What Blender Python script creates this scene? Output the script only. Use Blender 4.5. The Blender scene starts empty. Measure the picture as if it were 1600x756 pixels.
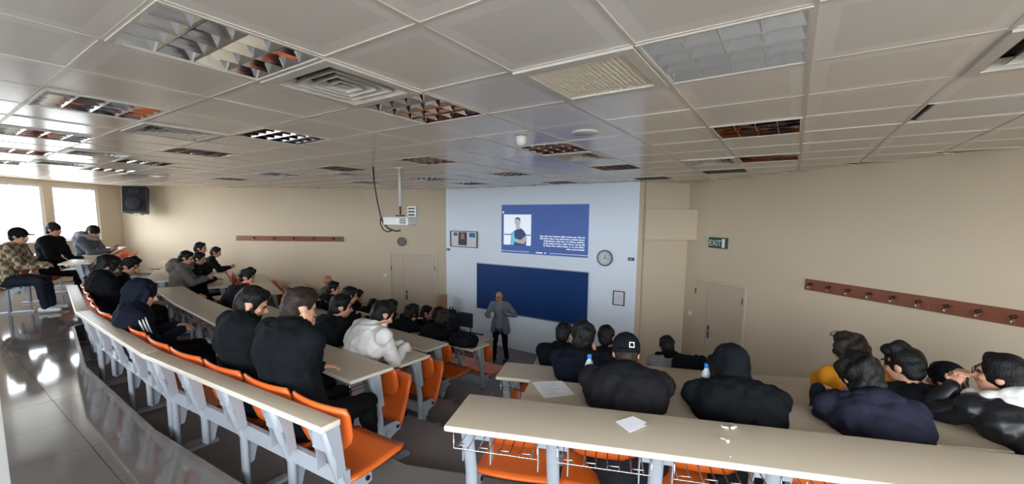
import bpy, bmesh, math, random
import numpy as np
from mathutils import Vector, Matrix

random.seed(7)
rng = np.random.RandomState(5)
sc = bpy.context.scene
COL = sc.collection

# ------------------------------------------------------------------ camera
EYE = 3.10                                   # eye height above the front floor
FOC, PITCH, ROLL, CYP = 650.2, .1067, .0104, 409.7   # pixels of the 1600x756 frame
_fwd = Vector((0, math.cos(PITCH), -math.sin(PITCH)))
_up0 = Vector((0, math.sin(PITCH), math.cos(PITCH)))
_rt0 = Vector((1, 0, 0))
C_RT = _rt0 * math.cos(ROLL) + _up0 * math.sin(ROLL)
C_UP = -_rt0 * math.sin(ROLL) + _up0 * math.cos(ROLL)
C_FW = _fwd
cam_d = bpy.data.cameras.new('camera')
cam = bpy.data.objects.new('camera', cam_d)
COL.objects.link(cam)
cam_d.sensor_width = 36
cam_d.lens = FOC / 1600 * 36
cam_d.shift_y = (CYP - 378) / 1600
cam_d.clip_start = .02
m = Matrix((C_RT, C_UP, -C_FW)).transposed().to_4x4()
m.translation = Vector((0, 0, EYE))
cam.matrix_world = m
sc.camera = cam

# ------------------------------------------------------------------ sky, exposure
SKY = 15.0
w = bpy.data.worlds.new('overcast_sky')
sc.world = w
w.use_nodes = True
bgn = w.node_tree.nodes['Background']
bgn.inputs[0].default_value = (.86, .93, 1, 1)
bgn.inputs[1].default_value = SKY
sc.view_settings.view_transform = 'Standard'
sc.view_settings.look = 'None'
sc.view_settings.exposure = 0.3
sc.view_settings.gamma = 1
sc.view_settings.use_curve_mapping = False
sc.cycles.use_denoising = True
sc.cycles.max_bounces = 10
sc.cycles.diffuse_bounces = 6
sc.cycles.sample_clamp_indirect = 8
sc.cycles.caustics_reflective = False
sc.cycles.caustics_refractive = False


def ray(u, v):
    return C_RT * ((u - 800) / FOC) - C_UP * ((v - CYP) / FOC) + C_FW


def atz(u, v, z):
    d = ray(u, v)
    p = d * ((z - EYE) / d.z)
    return Vector((p.x, p.y, z))


def aty(u, v, y):
    d = ray(u, v)
    p = d * (y / d.y)
    return Vector((p.x, p.y, p.z + EYE))


def atplane(u, v, p, n):
    d = ray(u, v)
    p = Vector(p) - Vector((0, 0, EYE))
    n = Vector(n)
    q = d * (p.dot(n) / d.dot(n))
    return q + Vector((0, 0, EYE))


# ------------------------------------------------------------------ materials
def lin(c):
    return tuple((x / 12.92 if x <= .04045 else ((x + .055) / 1.055) ** 2.4) for x in c)


def rgb(r, g, b):
    return lin((r / 255, g / 255, b / 255))


MATS = {}


def mat(name, col, rough=.6, metal=0., var=.08, vs=6., bump=0., bs=60., spec=.5, coat=0., emis=0., sheen=0., stretch=None):
    if name in MATS:
        return MATS[name]
    M = bpy.data.materials.new(name)
    M.use_nodes = True
    nt = M.node_tree
    b = nt.nodes['Principled BSDF']
    b.inputs['Roughness'].default_value = rough
    b.inputs['Metallic'].default_value = metal
    b.inputs['Specular IOR Level'].default_value = spec
    b.inputs['Coat Weight'].default_value = coat
    b.inputs['Sheen Weight'].default_value = sheen
    tc = nt.nodes.new('ShaderNodeTexCoord')
    src = tc.outputs['Object']
    if stretch:
        mp = nt.nodes.new('ShaderNodeMapping')
        mp.inputs['Scale'].default_value = stretch
        nt.links.new(src, mp.inputs[0])
        src = mp.outputs[0]
    n = nt.nodes.new('ShaderNodeTexNoise')
    n.inputs['Scale'].default_value = vs
    n.inputs['Detail'].default_value = 4
    nt.links.new(src, n.inputs['Vector'])
    cr = nt.nodes.new('ShaderNodeMix')
    cr.data_type = 'RGBA'
    cr.inputs[6].default_value = (*[c * (1 - var) for c in col], 1)
    cr.inputs[7].default_value = (*[min(1, c * (1 + var)) for c in col], 1)
    nt.links.new(n.outputs['Fac'], cr.inputs[0])
    nt.links.new(cr.outputs[2], b.inputs['Base Color'])
    if bump:
        n2 = nt.nodes.new('ShaderNodeTexNoise')
        n2.inputs['Scale'].default_value = bs
        n2.inputs['Detail'].default_value = 3
        nt.links.new(src, n2.inputs['Vector'])
        bp = nt.nodes.new('ShaderNodeBump')
        bp.inputs['Strength'].default_value = bump
        bp.inputs['Distance'].default_value = .01
        nt.links.new(n2.outputs['Fac'], bp.inputs['Height'])
        nt.links.new(bp.outputs[0], b.inputs['Normal'])
    if emis:
        nt.links.new(cr.outputs[2], b.inputs['Emission Color'])
        b.inputs['Emission Strength'].default_value = emis
    MATS[name] = M
    return M


WALL = mat('cream_wall_paint', rgb(200, 185, 161), .75, var=.03, vs=1.5, bump=.06, bs=180)
WHITE_WALL = mat('white_wall_paint', rgb(224, 234, 246), .7, var=.02, vs=1.5, bump=.05, bs=180)
TIER = mat('tier_vinyl', rgb(128, 121, 119), .5, var=.07, vs=3, bump=.03, bs=90)
TILE = mat('polished_floor_tile', rgb(114, 110, 107), .07, var=.07, vs=2.5, spec=.6)
GROUT = mat('tile_grout', rgb(84, 78, 74), .8)
TBAR = mat('grid_bar_metal', rgb(206, 200, 192), .35, var=.03)
PLENUM = mat('plenum_dark', rgb(70, 68, 66), .9)
MIRROR = mat('louver_aluminium', rgb(236, 238, 240), .06, 1., var=.02)
TUBE = mat('lamp_tube_glass', rgb(232, 232, 226), .2, var=.02)
VENTW = mat('vent_enamel', rgb(205, 200, 192), .4, var=.03)
VENTD = mat('vent_duct_dark', rgb(40, 39, 38), .9)
LAMI = mat('beige_laminate', rgb(186, 173, 153), .42, var=.04, vs=40, bump=.02, bs=220)
EDGE = mat('cream_edge_band', rgb(218, 212, 196), .35, var=.03)
STEEL = mat('grey_powder_coat', rgb(158, 164, 172), .4, var=.04, vs=20, spec=.5)
ORANGE = mat('orange_moulded_seat', rgb(214, 98, 34), .38, var=.06, vs=8)
CHROME = mat('chrome_wire', rgb(214, 214, 214), .15, 1., var=.02)
BLACKP = mat('black_plastic', rgb(24, 24, 26), .45, var=.1)
DARKG = mat('dark_grey_plastic', rgb(58, 60, 64), .5)
WHITEP = mat('white_plastic', rgb(224, 224, 222), .35, var=.02)
PAPER = mat('white_paper', rgb(226, 226, 232), .8, var=.02)
INK = mat('printed_ink', rgb(60, 60, 66), .8)
DOORM = mat('beige_door_veneer', rgb(188, 172, 152), .45, var=.04, vs=12, stretch=(1, 1, .15))
WOOD = mat('brown_wood_rail', rgb(122, 68, 44), .4, var=.16, vs=14, stretch=(.3, .3, 4))
OAK = mat('oak_cabinet', rgb(158, 116, 72), .5, var=.12, vs=10, stretch=(1, 1, .1))
BOARD = mat('blue_writing_board', rgb(16, 56, 112), .45, spec=.3, var=.1, vs=1.6)
ALU = mat('aluminium_trim', rgb(190, 194, 200), .3, .8, var=.03)
SKIN = mat('skin_light', rgb(196, 146, 118), .5, var=.08, vs=14, bump=.04, bs=200)
SKIN2 = mat('skin_tan', rgb(176, 124, 96), .5, var=.08, vs=14, bump=.04, bs=200)
LIP = mat('lips', rgb(160, 92, 82), .45)
EYEW = mat('eye_dark', rgb(38, 28, 24), .15)
HAIRB = mat('black_hair', rgb(15, 14, 14), .55, var=.35, vs=30, bump=.6, bs=110, spec=.25, stretch=(1, 1, .35))
HAIRN = mat('brown_hair', rgb(40, 31, 25), .55, var=.3, vs=30, bump=.6, bs=110, spec=.25, stretch=(1, 1, .35))
SHOE = mat('black_shoe', rgb(26, 26, 28), .4)
SHOEW = mat('white_trainer', rgb(214, 214, 212), .5)
JEANS = mat('dark_denim', rgb(30, 36, 48), .8, var=.15, bump=.15, bs=120, spec=.15)
TROUS = mat('black_trousers', rgb(15, 15, 18), .8, var=.15, bump=.1, bs=120, spec=.12)


def cloth(name, c, rough=.85, bump=.25, bs=38, sheen=.0, var=.14, coat=0.):
    return mat(name, rgb(*c), rough, var=var, vs=9, bump=bump, bs=bs, sheen=sheen, coat=coat, spec=.12)


BLACKC = cloth('black_cloth', (17, 20, 24))
COALC = cloth('charcoal_cloth', (27, 27, 30))
NAVYC = cloth('navy_cloth', (19, 24, 36))
NAVYH = cloth('navy_hoodie_cloth', (36, 38, 52))
GREYC = cloth('grey_hoodie_cloth', (112, 106, 100))
LGREY = cloth('light_grey_cloth', (150, 152, 160))
WHITEC = cloth('white_fleece', (222, 222, 218), bump=.35, bs=60)
MUST = cloth('mustard_cloth', (206, 138, 34))
REDC = cloth('red_cloth', (176, 44, 34))
TWEED = cloth('grey_tweed', (104, 114, 126), bump=.3, bs=150)
SHIRT = cloth('grey_shirt', (120, 126, 136))
GREENG = cloth('grey_green_shirt', (104, 108, 98))
LEATHER = mat('black_leather', rgb(16, 19, 24), .4, var=.15, bump=.3, bs=22, coat=.1)
BLUEC = cloth('blue_lining', (70, 92, 140))

PLAID = bpy.data.materials.new('plaid_flannel')
PLAID.use_nodes = True
_nt = PLAID.node_tree
_b = _nt.nodes['Principled BSDF']
_b.inputs['Roughness'].default_value = .9
_tc = _nt.nodes.new('ShaderNodeTexCoord')
_ck = _nt.nodes.new('ShaderNodeTexChecker')
_ck.inputs['Scale'].default_value = 16
_ck.inputs['Color1'].default_value = (*rgb(190, 174, 144), 1)
_ck.inputs['Color2'].default_value = (*rgb(104, 86, 64), 1)
_wv = _nt.nodes.new('ShaderNodeTexWave')
_wv.inputs['Scale'].default_value = 5
_mx = _nt.nodes.new('ShaderNodeMix')
_mx.data_type = 'RGBA'
_mx.inputs[7].default_value = (*rgb(70, 66, 58), 1)
_ml = _nt.nodes.new('ShaderNodeMath')
_ml.operation = 'MULTIPLY'
_ml.inputs[1].default_value = .5
_nt.links.new(_tc.outputs['Object'], _ck.inputs['Vector'])
_nt.links.new(_tc.outputs['Object'], _wv.inputs['Vector'])
_nt.links.new(_wv.outputs['Fac'], _ml.inputs[0])
_nt.links.new(_ml.outputs[0], _mx.inputs[0])
_nt.links.new(_ck.outputs[0], _mx.inputs[6])
_nt.links.new(_mx.outputs[2], _b.inputs['Base Color'])

# ceiling tile: plain border, finely perforated middle (a real feature of the metal tile)
CTILE = bpy.data.materials.new('perforated_ceiling_tile')
CTILE.use_nodes = True
_nt = CTILE.node_tree
_b = _nt.nodes['Principled BSDF']
_b.inputs['Roughness'].default_value = .2
_b.inputs['Specular IOR Level'].default_value = .5
_tc = _nt.nodes.new('ShaderNodeTexCoord')
_sx = _nt.nodes.new('ShaderNodeSeparateXYZ')
_nt.links.new(_tc.outputs['Object'], _sx.inputs[0])
_ab = []
for _k in (0, 1):
    a_ = _nt.nodes.new('ShaderNodeMath')
    a_.operation = 'ABSOLUTE'
    _nt.links.new(_sx.outputs[_k], a_.inputs[0])
    _ab.append(a_)
_mxm = _nt.nodes.new('ShaderNodeMath')
_mxm.operation = 'MAXIMUM'
_nt.links.new(_ab[0].outputs[0], _mxm.inputs[0])
_nt.links.new(_ab[1].outputs[0], _mxm.inputs[1])
_lt = _nt.nodes.new('ShaderNodeMath')
_lt.operation = 'LESS_THAN'
_lt.inputs[1].default_value = .225
_nt.links.new(_mxm.outputs[0], _lt.inputs[0])
_mx = _nt.nodes.new('ShaderNodeMix')
_mx.data_type = 'RGBA'
_mx.inputs[6].default_value = (*rgb(236, 230, 223), 1)
_mx.inputs[7].default_value = (*rgb(227, 221, 213), 1)
_nt.links.new(_lt.outputs[0], _mx.inputs[0])
_nt.links.new(_mx.outputs[2], _b.inputs['Base Color'])

GLASS = bpy.data.materials.new('window_glass')
GLASS.use_nodes = True
_nt = GLASS.node_tree
_nt.nodes.remove(_nt.nodes['Principled BSDF'])
_t = _nt.nodes.new('ShaderNodeBsdfTransparent')
_g = _nt.nodes.new('ShaderNodeBsdfGlossy')
_g.inputs['Roughness'].default_value = .03
_f = _nt.nodes.new('ShaderNodeFresnel')
_f.inputs[0].default_value = 1.45
_s = _nt.nodes.new('ShaderNodeMixShader')
_ge = _nt.nodes.new('ShaderNodeNewGeometry')
_m1 = _nt.nodes.new('ShaderNodeMath')
_m1.operation = 'SUBTRACT'
_m1.inputs[0].default_value = 1
_nt.links.new(_ge.outputs['Backfacing'], _m1.inputs[1])
_m2 = _nt.nodes.new('ShaderNodeMath')
_m2.operation = 'MULTIPLY'
_nt.links.new(_f.outputs[0], _m2.inputs[0])
_nt.links.new(_m1.outputs[0], _m2.inputs[1])
_nt.links.new(_m2.outputs[0], _s.inputs[0])
_nt.links.new(_t.outputs[0], _s.inputs[1])
_nt.links.new(_g.outputs[0], _s.inputs[2])
_nt.links.new(_s.outputs[0], _nt.nodes['Material Output'].inputs[0])


# ------------------------------------------------------------------ mesh helpers
class MB:
    """collects boxes, prisms, tubes, lathes into one mesh"""

    def __init__(s):
        s.v = []
        s.f = []
        s.mi = []

    def add(s, vs, fs, mi=0):
        o = len(s.v)
        s.v += [tuple(x) for x in vs]
        s.f += [tuple(i + o for i in f) for f in fs]
        s.mi += [mi] * len(fs)
        return s

    def box(s, x0, x1, y0, y1, z0, z1, mi=0):
        vs = [(x0, y0, z0), (x1, y0, z0), (x1, y1, z0), (x0, y1, z0), (x0, y0, z1), (x1, y0, z1), (x1, y1, z1), (x0, y1, z1)]
        return s.add(vs, [(3, 2, 1, 0), (4, 5, 6, 7), (0, 1, 5, 4), (1, 2, 6, 5), (2, 3, 7, 6), (3, 0, 4, 7)], mi)

    def prism(s, poly, z0, z1, mi=0):
        n = len(poly)
        vs = [(p[0], p[1], z0) for p in poly] + [(p[0], p[1], z1) for p in poly]
        fs = [tuple(range(n))[::-1], tuple(range(n, 2 * n))] + [(i, (i + 1) % n, (i + 1) % n + n, i + n) for i in range(n)]
        return s.add(vs, fs, mi)

    def extr(s, prof, axis, a0, a1, mi=0):
        """profile of 2D points extruded along axis ('x': points are (y,z))"""
        n = len(prof)
        P = (lambda a, p: (a, p[0], p[1])) if axis == 'x' else (lambda a, p: (p[0], a, p[1]))
        vs = [P(a0, p) for p in prof] + [P(a1, p) for p in prof]
        fs = [tuple(range(n))[::-1], tuple(range(n, 2 * n))] + [(i, (i + 1) % n, (i + 1) % n + n, i + n) for i in range(n)]
        return s.add(vs, fs, mi)

    def tube(s, pts, r, seg=6, mi=0, closed=False, ry=None):
        pts = [Vector(p) for p in pts]
        n = len(pts)
        rings = []
        ref = None
        for i, p in enumerate(pts):
            a = pts[i - 1] if (i > 0 or closed) else p
            b = pts[(i + 1) % n] if (i < n - 1 or closed) else p
            t = (b - a).normalized()
            if ref is None:
                ref = Vector((0, 0, 1)) if abs(t.z) < .9 else Vector((1, 0, 0))
            u = (ref - t * ref.dot(t)).normalized()
            ref = u
            w_ = t.cross(u)
            rings.append([p + u * (math.cos(k * 2 * math.pi / seg) * r) + w_ * (math.sin(k * 2 * math.pi / seg) * (ry or r)) for k in range(seg)])
        vs = [x for rg in rings for x in rg]
        fs = []
        m_ = n if closed else n - 1
        for i in range(m_):
            j = (i + 1) % n
            for k in range(seg):
                fs.append((i * seg + k, i * seg + (k + 1) % seg, j * seg + (k + 1) % seg, j * seg + k))
        if not closed:
            fs.append(tuple(range(seg))[::-1])
            fs.append(tuple(range((n - 1) * seg, n * seg)))
        return s.add(vs, fs, mi)

    def lathe(s, prof, seg=20, c=(0, 0, 0), mi=0):
        """prof (r,z) about z"""
        vs = []
        for r, z in prof:
            for k in range(seg):
                a = 2 * math.pi * k / seg
                vs.append((c[0] + r * math.cos(a), c[1] + r * math.sin(a), c[2] + z))
        fs = []
        for i in range(len(prof) - 1):
            for k in range(seg):
                fs.append((i * seg + k, i * seg + (k + 1) % seg, (i + 1) * seg + (k + 1) % seg, (i + 1) * seg + k))
        fs.append(tuple(range(seg))[::-1])
        n = len(prof)
        fs.append(tuple(range((n - 1) * seg, n * seg)))
        return s.add(vs, fs, mi)

    def mesh(s, name, mats, smooth=False, bevel=0, xf=None):
        me = bpy.data.meshes.new(name)
        me.from_pydata(s.v, [], s.f)
        for i, p in enumerate(me.polygons):
            p.material_index = s.mi[i]
        for m_ in (mats if isinstance(mats, (list, tuple)) else [mats]):
            me.materials.append(m_)
        bm = bmesh.new()
        bm.from_mesh(me)
        if xf is not None:
            bmesh.ops.transform(bm, matrix=xf, verts=bm.verts)
        bmesh.ops.recalc_face_normals(bm, faces=bm.faces)
        if bevel:
            bmesh.ops.bevel(bm, geom=list(bm.edges), offset=bevel, segments=2, affect='EDGES', profile=.5)
        bm.to_mesh(me)
        bm.free()
        if smooth:
            me.shade_smooth() if hasattr(me, 'shade_smooth') else None
        return me


def obj(name, me, parent=None, loc=(0, 0, 0), rot=(0, 0, 0), scale=None):
    o = bpy.data.objects.new(name, me)
    COL.objects.link(o)
    o.location = loc
    o.rotation_euler = rot
    if scale:
        o.scale = scale
    if parent:
        o.parent = parent
    return o


def tag(o, label, cat, group=None):
    o['label'] = label
    o['category'] = cat
    if group:
        o['group'] = group
    return o


def thing(name, label, cat, loc=(0, 0, 0), rotz=0., group=None):
    o = bpy.data.objects.new(name, None)
    o.empty_display_size = .1
    COL.objects.link(o)
    o.location = loc
    o.rotation_euler = (0, 0, rotz)
    return tag(o, label, cat, group)


def struct(name, me, parent=None, **k):
    o = obj(name, me, parent, **k)
    o['kind'] = 'structure'
    return o


# ------------------------------------------------------------------ the plan
CEIL = 3.803
LV = dict(A=1.56, B=1.32, C=1.15, D=.97, E=.77, F=.55, G=.30)
TH = .9793
GB = Vector((math.cos(TH), math.sin(TH)))        # towards the board wall
GA = Vector((-math.sin(TH), math.cos(TH)))
G0 = Vector((-1.679, 1.7826))


def grid(a, b):
    return G0 + GA * (.6 * a) + GB * (.6 * b)


E1 = Vector((GB.y, -GB.x))                        # along the board wall, to the right
FW0 = GB * 8.0                                    # foot of the board wall plane
WINX = -10.12
LWY = 10.86
C_LW = Vector((WINX, LWY))
C_LF = FW0 + E1 * (-7.44)
C_LF0 = Vector((-1.62, LWY))
C_FR = FW0 + E1 * (-2.46)
C_REC = Vector((3.45, 8.2))
RW_D = Vector((.2917, -.9565))
C_BR = C_REC + RW_D * 10.2
BACKY = C_BR.y
C_BL = Vector((WINX, BACKY))


def wallseg(name, p, q, z0, z1, material, th=.15, parent=None):
    """wall from p to q, room on its right-hand side when walking p->q"""
    p = Vector(p[:2])
    q = Vector(q[:2])
    d = (q - p).normalized()
    n = Vector((-d.y, d.x))
    poly = [p, q, q + n * th, p + n * th]
    return struct(name, MB().prism(poly, z0, z1).mesh(name, material), parent)


# floor slab of the lecturer's area
fl = MB().prism([C_BL + Vector((-.2, -.2)), C_BR + Vector((.2, -.2)), C_REC + Vector((.3, .3)), Vector((WINX - .2, LWY + .2))][::1], -.15, 0)
fl = MB().box(WINX - .2, 7, BACKY - .2, LWY + .25, -.15, 0)
floor = struct('floor', fl.mesh('floor', TIER))

# ---------------- boundaries of the tiers
def U(a):
    return Vector((math.cos(math.radians(a)), math.sin(math.radians(a))))


def chain(p, segs):
    out = [Vector(p)]
    for a, L in segs:
        out.append(out[-1] + U(a) * L)
    return out


ROWL = {
    0: chain((-.868, 1.817), [(149.8, 1.973), (144.9, 2.135), (138.4, 2.25)]),
    1: chain((-1.119, 2.802), [(144, 2.08), (141, 2.08), (138, 1.56)]),
    2: chain((-.996, 3.616), [(144, 2.0), (141, 2.0), (138, 1.0)]),
    3: chain((-.98, 4.65), [(144, 1.92), (141, 1.92)]),
    4: chain((-.52, 5.36), [(144, 1.84), (141, 1.38)]),
}
ROWR = {
    0: chain((-.315, 1.853), [(-13.0, 2.45), (-9, 2.0)]),
    1: chain((.06, 2.54), [(-13, 2.0), (-10, 2.0)]),
    2: chain((-.132, 3.382), [(-13, 2.0), (-10, 2.0)]),
    3: chain((.21, 4.14), [(-13, 2.0), (-10, 1.5)]),
}
UST = {0: (-7.75, 6.1), 1: (-7.1, 6.45), 2: (-6.25, 7.0), 3: (-5.55, 7.5), 4: (-4.85, 7.95), 5: (-4.2, 8.45)}
UA = 126.9
MK = [(-.80, 1.81), (-.75, 2.83), (-.66, 3.72), (-.55, 4.52), (-.2, 5.3), (.1, 6.1), (.3, 6.85)]
UBP = [None, UST[2], UST[3], UST[4], UST[5], (-3.5, 8.95), (-2.85, 9.4)]


def hitwall(p, d):
    """walk from p along d to the room's edge"""
    best = 1e9
    for (q, n) in ((Vector((WINX, 0)), Vector((-1, 0))), (Vector((0, LWY)), Vector((0, 1))), (C_REC, Vector((-RW_D.y, RW_D.x)))):
        k = d.dot(n)
        if k > 1e-6:
            t = (q - p).dot(n) / k
            if 0 < t < best:
                best = t
    return p + d * best


def boundary(k):
    M_ = Vector(MK[k])
    right = [hitwall(M_ + U(-13) * 2.4, U(-10)), M_ + U(-13) * 2.4]
    if k == 0:
        left = [ROWL[0][1] + U(57) * .04, ROWL[0][2] + U(52) * .04, ROWL[0][3] + U(50) * .04, Vector((-6.2, 6.55))]
    elif k <= 4:
        left = [q + U(52) * .16 for q in ROWL[k][1:]] + [Vector(UBP[k]) + U(36.9) * .16]
    elif k == 5:
        left = [Vector((-1.55, 7.25)), Vector((-2.6, 8.05)), Vector(UBP[5])]
    else:
        left = [Vector((-1.1, 7.85)), Vector((-2.1, 8.7)), Vector(UBP[6])]
    left.append(hitwall(left[-1], U(UA)))
    return right + [M_] + left


BND = [boundary(k) for k in range(7)]
for k, nm in reversed(list(enumerate('ABCDEFG'))):
    b = BND[k]
    e = b[-1]
    poly = list(b)
    if abs(e.y - LWY) < 1e-3:
        poly.append(Vector((WINX, LWY)))
    poly += [C_BL, C_BR]
    o = struct('floor_tier', MB().prism(poly, 0 if k == 6 else LV['BCDEFG'[k]] - .02, LV[nm] - (.006 if nm == 'A' else 0)).mesh('floor_tier', GROUT if nm == 'A' else TIER))
    if nm == 'A':
        tierA = o

# nosing strip along the top landing
nos = MB()
bb = BND[0][2:]
for i in range(len(bb) - 2):
    d = (bb[i + 1] - bb[i]).normalized()
    n = Vector((-d.y, d.x))
    nos.prism([bb[i], bb[i + 1], bb[i + 1] + n * .03, bb[i] + n * .03], LV['A'] - .05, LV['A'] + .001)
obj('step_nosing', nos.mesh('step_nosing', mat('nosing_stone', rgb(120, 112, 106), .25)), tierA)


# polished tiles of the top landing, clipped at its edge
def clip(poly, p, n):
    out = []
    for i in range(len(poly)):
        a, b_ = poly[i], poly[(i + 1) % len(poly)]
        da, db = (a - p).dot(n), (b_ - p).dot(n)
        if da <= 0:
            out.append(a)
        if (da < 0 < db) or (db < 0 < da):
            out.append(a + (b_ - a) * (da / (da - db)))
    return out


TA = math.radians(146)
TX, TY = Vector((math.cos(TA), math.sin(TA))), Vector((-math.sin(TA), math.cos(TA)))
T0 = Vector((-3.93, 3.42)) * .9625
bnd0 = BND[0][1:]
tile_me = {}
S = .6
nfull = None
cand = []
for i in range(-12, 14):
    for j in range(-8, 16):
        c = T0 + TX * (S * (i + .5)) + TY * (S * (j + .5))
        if c.x < WINX - .3 or c.y < -1.0 or c.y > LWY or c.x > 2.6:
            continue
        if c.y < c.x * -.15 - .2 and c.x > -1:
            continue
        h = S / 2 - .002
        poly = [c + TX * sx * h + TY * sy * h for sx, sy in ((-1, -1), (1, -1), (1, 1), (-1, 1))]
        # nearest boundary segment
        best = None
        for q in range(len(bnd0) - 1):
            a, b_ = bnd0[q], bnd0[q + 1]
            t = max(0, min(1, (c - a).dot(b_ - a) / (b_ - a).length_squared))
            dd = (c - (a + (b_ - a) * t)).length
            if best is None or dd < best[0]:
                best = (dd, a, (b_ - a).normalized())
        n = Vector((best[2].y, -best[2].x))
        full = len(poly)
        area0 = None
        p2 = clip(poly, best[1], n)
        p2 = clip(p2, Vector((WINX, 0)), Vector((-1, 0))) if p2 else p2
        if len(p2) < 3:
            continue
        cand.append((c, p2))
cand.sort(key=lambda t: t[0].length)
rest = MB()
for i, (c, p2) in enumerate(cand):
    if i < 260:
        ls = [((p - c).dot(TX), (p - c).dot(TY)) for p in p2]
        key = tuple(round(x, 4) for p in ls for x in p)
        if key not in tile_me:
            tile_me[key] = MB().prism(ls, -.006, 0).mesh('floor_tile', TILE)
        obj('floor_tile', tile_me[key], tierA, (c.x, c.y, LV['A'] + random.uniform(-.0004, .0004)), (random.uniform(-.0012, .0012), random.uniform(-.0012, .0012), TA))
    else:
        rest.prism(p2, LV['A'] - .006, LV['A'])
if rest.v:
    o = obj('floor_tile_rest', rest.mesh('floor_tile_rest', TILE), tierA)
    o['kind'] = 'stuff'

# ---------------- walls
ZT = CEIL + .25
wallseg('wall_left', C_LW, C_LF0, 0, ZT, WALL)
wallseg('wall_front', C_LF, C_FR, 0, ZT, WHITE_WALL, .12)
wallseg('wall_front_return', C_LF0 + Vector((0, .1)), C_LF, 0, ZT, WALL, .05)
wallseg('wall_recess', C_FR - E1 * .02 + GB * .1, C_REC, 0, ZT, WALL)
wallseg('wall_right', C_REC, C_BR, 0, ZT, WALL)
# back wall with windows behind the viewer
WIN_Z0, WIN_Z1, WIN_ZB = 2.48, 3.70, 2.40
WINS = []


def window_wall(name, p, q, wins, z0, z1, zb, zt, material, inset=.12):
    p = Vector(p)
    q = Vector(q)
    L = (q - p).length
    d = (q - p) / L
    n = Vector((-d.y, d.x))
    mb = MB()

    def pr(s0, s1, a, b_):
        if s1 - s0 > .002:
            mb.prism([p + d * s0, p + d * s1, p + d * s1 + n * .09, p + d * s0 + n * .09], a, b_)
    pr(0, L, zb, z0)
    pr(0, L, z1, zt)
    s = 0
    for (a, b_) in wins:
        pr(s, a, z0, z1)
        s = b_
    pr(s, L, z0, z1)
    wall = struct(name, mb.mesh(name, material))
    for (a, b_) in wins:
        WINS.append((p + d * ((a + b_) / 2) + n * .05, b_ - a, d, n, z0))
    return wall


# window wall (walk from back to the left wall: room on the right)
ww = []
y1 = 10.25
while y1 > 6.5:
    ww.append((y1 - 1.02 - BACKY, y1 - BACKY))
    y1 -= 1.19
ww = sorted(ww)
window_wall('wall_windows', C_BL, C_LW, ww, WIN_Z0, WIN_Z1, 0, ZT, WALL)
bw = [(.8 + i * 1.75, 2.4 + i * 1.75) for i in range(8)]
LB = (C_BL - C_BR).length
window_wall('wall_back', C_BR, C_BL, [x for x in bw if x[1] < LB - .4], WIN_ZB, WIN_Z1, 0, ZT, WALL)
for i, (c, wd, d, n, wz0) in enumerate(WINS):
    rz = math.atan2(d.y, d.x)
    key = (round(wd, 3), wz0)
    if key not in MATS:
        fr = MB()
        h = wd / 2
        H = WIN_Z1 - wz0
        for (x0, x1, z0, z1) in ((-h, -h + .05, 0, H), (h - .05, h, 0, H), (-h + .05, h - .05, 0, .05), (-h + .05, h - .05, H - .05, H)):
            fr.box(x0, x1, -.03, .03, z0, z1)
        MATS[key] = (fr.mesh('window_frame', WHITEP, bevel=.004), MB().box(-h + .045, h - .045, -.004, .004, .045, H - .045).mesh('pane', GLASS), MB().box(-h, h, -.10, .0, -.02, .004).mesh('window_sill', WHITEP, bevel=.004))
    f_, g_, s_ = MATS[key]
    o = struct('window_%d' % (i + 1), f_, loc=(c.x, c.y, wz0), rot=(0, 0, rz))
    obj('pane', g_, o)
    obj('window_sill', s_, o)
    # portal: tells the renderer where the daylight of the sky comes in
    ld = bpy.data.lights.new('daylight_portal', 'AREA')
    ld.shape = 'RECTANGLE'
    ld.size = wd
    ld.size_y = WIN_Z1 - wz0
    ld.cycles.is_portal = True
    lo = bpy.data.objects.new('daylight_portal', ld)
    COL.objects.link(lo)
    q = c + n * .06
    zax = Vector((n.x, n.y, 0))          # light shines along -z of the lamp: into the room
    xax = Vector((d.x, d.y, 0))
    yax = zax.cross(xax)
    mm = Matrix((xax, yax, zax)).transposed().to_4x4()
    mm.translation = (q.x, q.y, (wz0 + WIN_Z1) / 2)
    lo.matrix_world = mm

# low white cabinet close to the left of the viewer
pc = atz(10, 690, LV['A'] + .55)
t = thing('low_cabinet', 'low plain white cabinet standing on the polished landing', 'cabinet', (pc.x, pc.y, LV['A']))
obj('carcass', MB().box(-.40, 0, -.3, 0, .05, .80).mesh('carcass', WHITEP, bevel=.004), t)
obj('plinth', MB().box(-.38, -.02, -.28, -.02, 0, .05).mesh('plinth', DARKG), t)
obj('top', MB().box(-.405, .002, -.305, .002, .80, .82).mesh('top', WHITEP, bevel=.003), t)
dl = obj('cabinet_door', MB().box(-.39, -.01, -.314, -.3, .06, .79).mesh('cabinet_door', WHITEP, bevel=.003), t)
obj('handle', MB().tube([(-.06, -.314, .5), (-.06, -.335, .5), (-.06, -.335, .62), (-.06, -.314, .62)], .005, 6).mesh('handle', ALU, True), dl)

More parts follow.
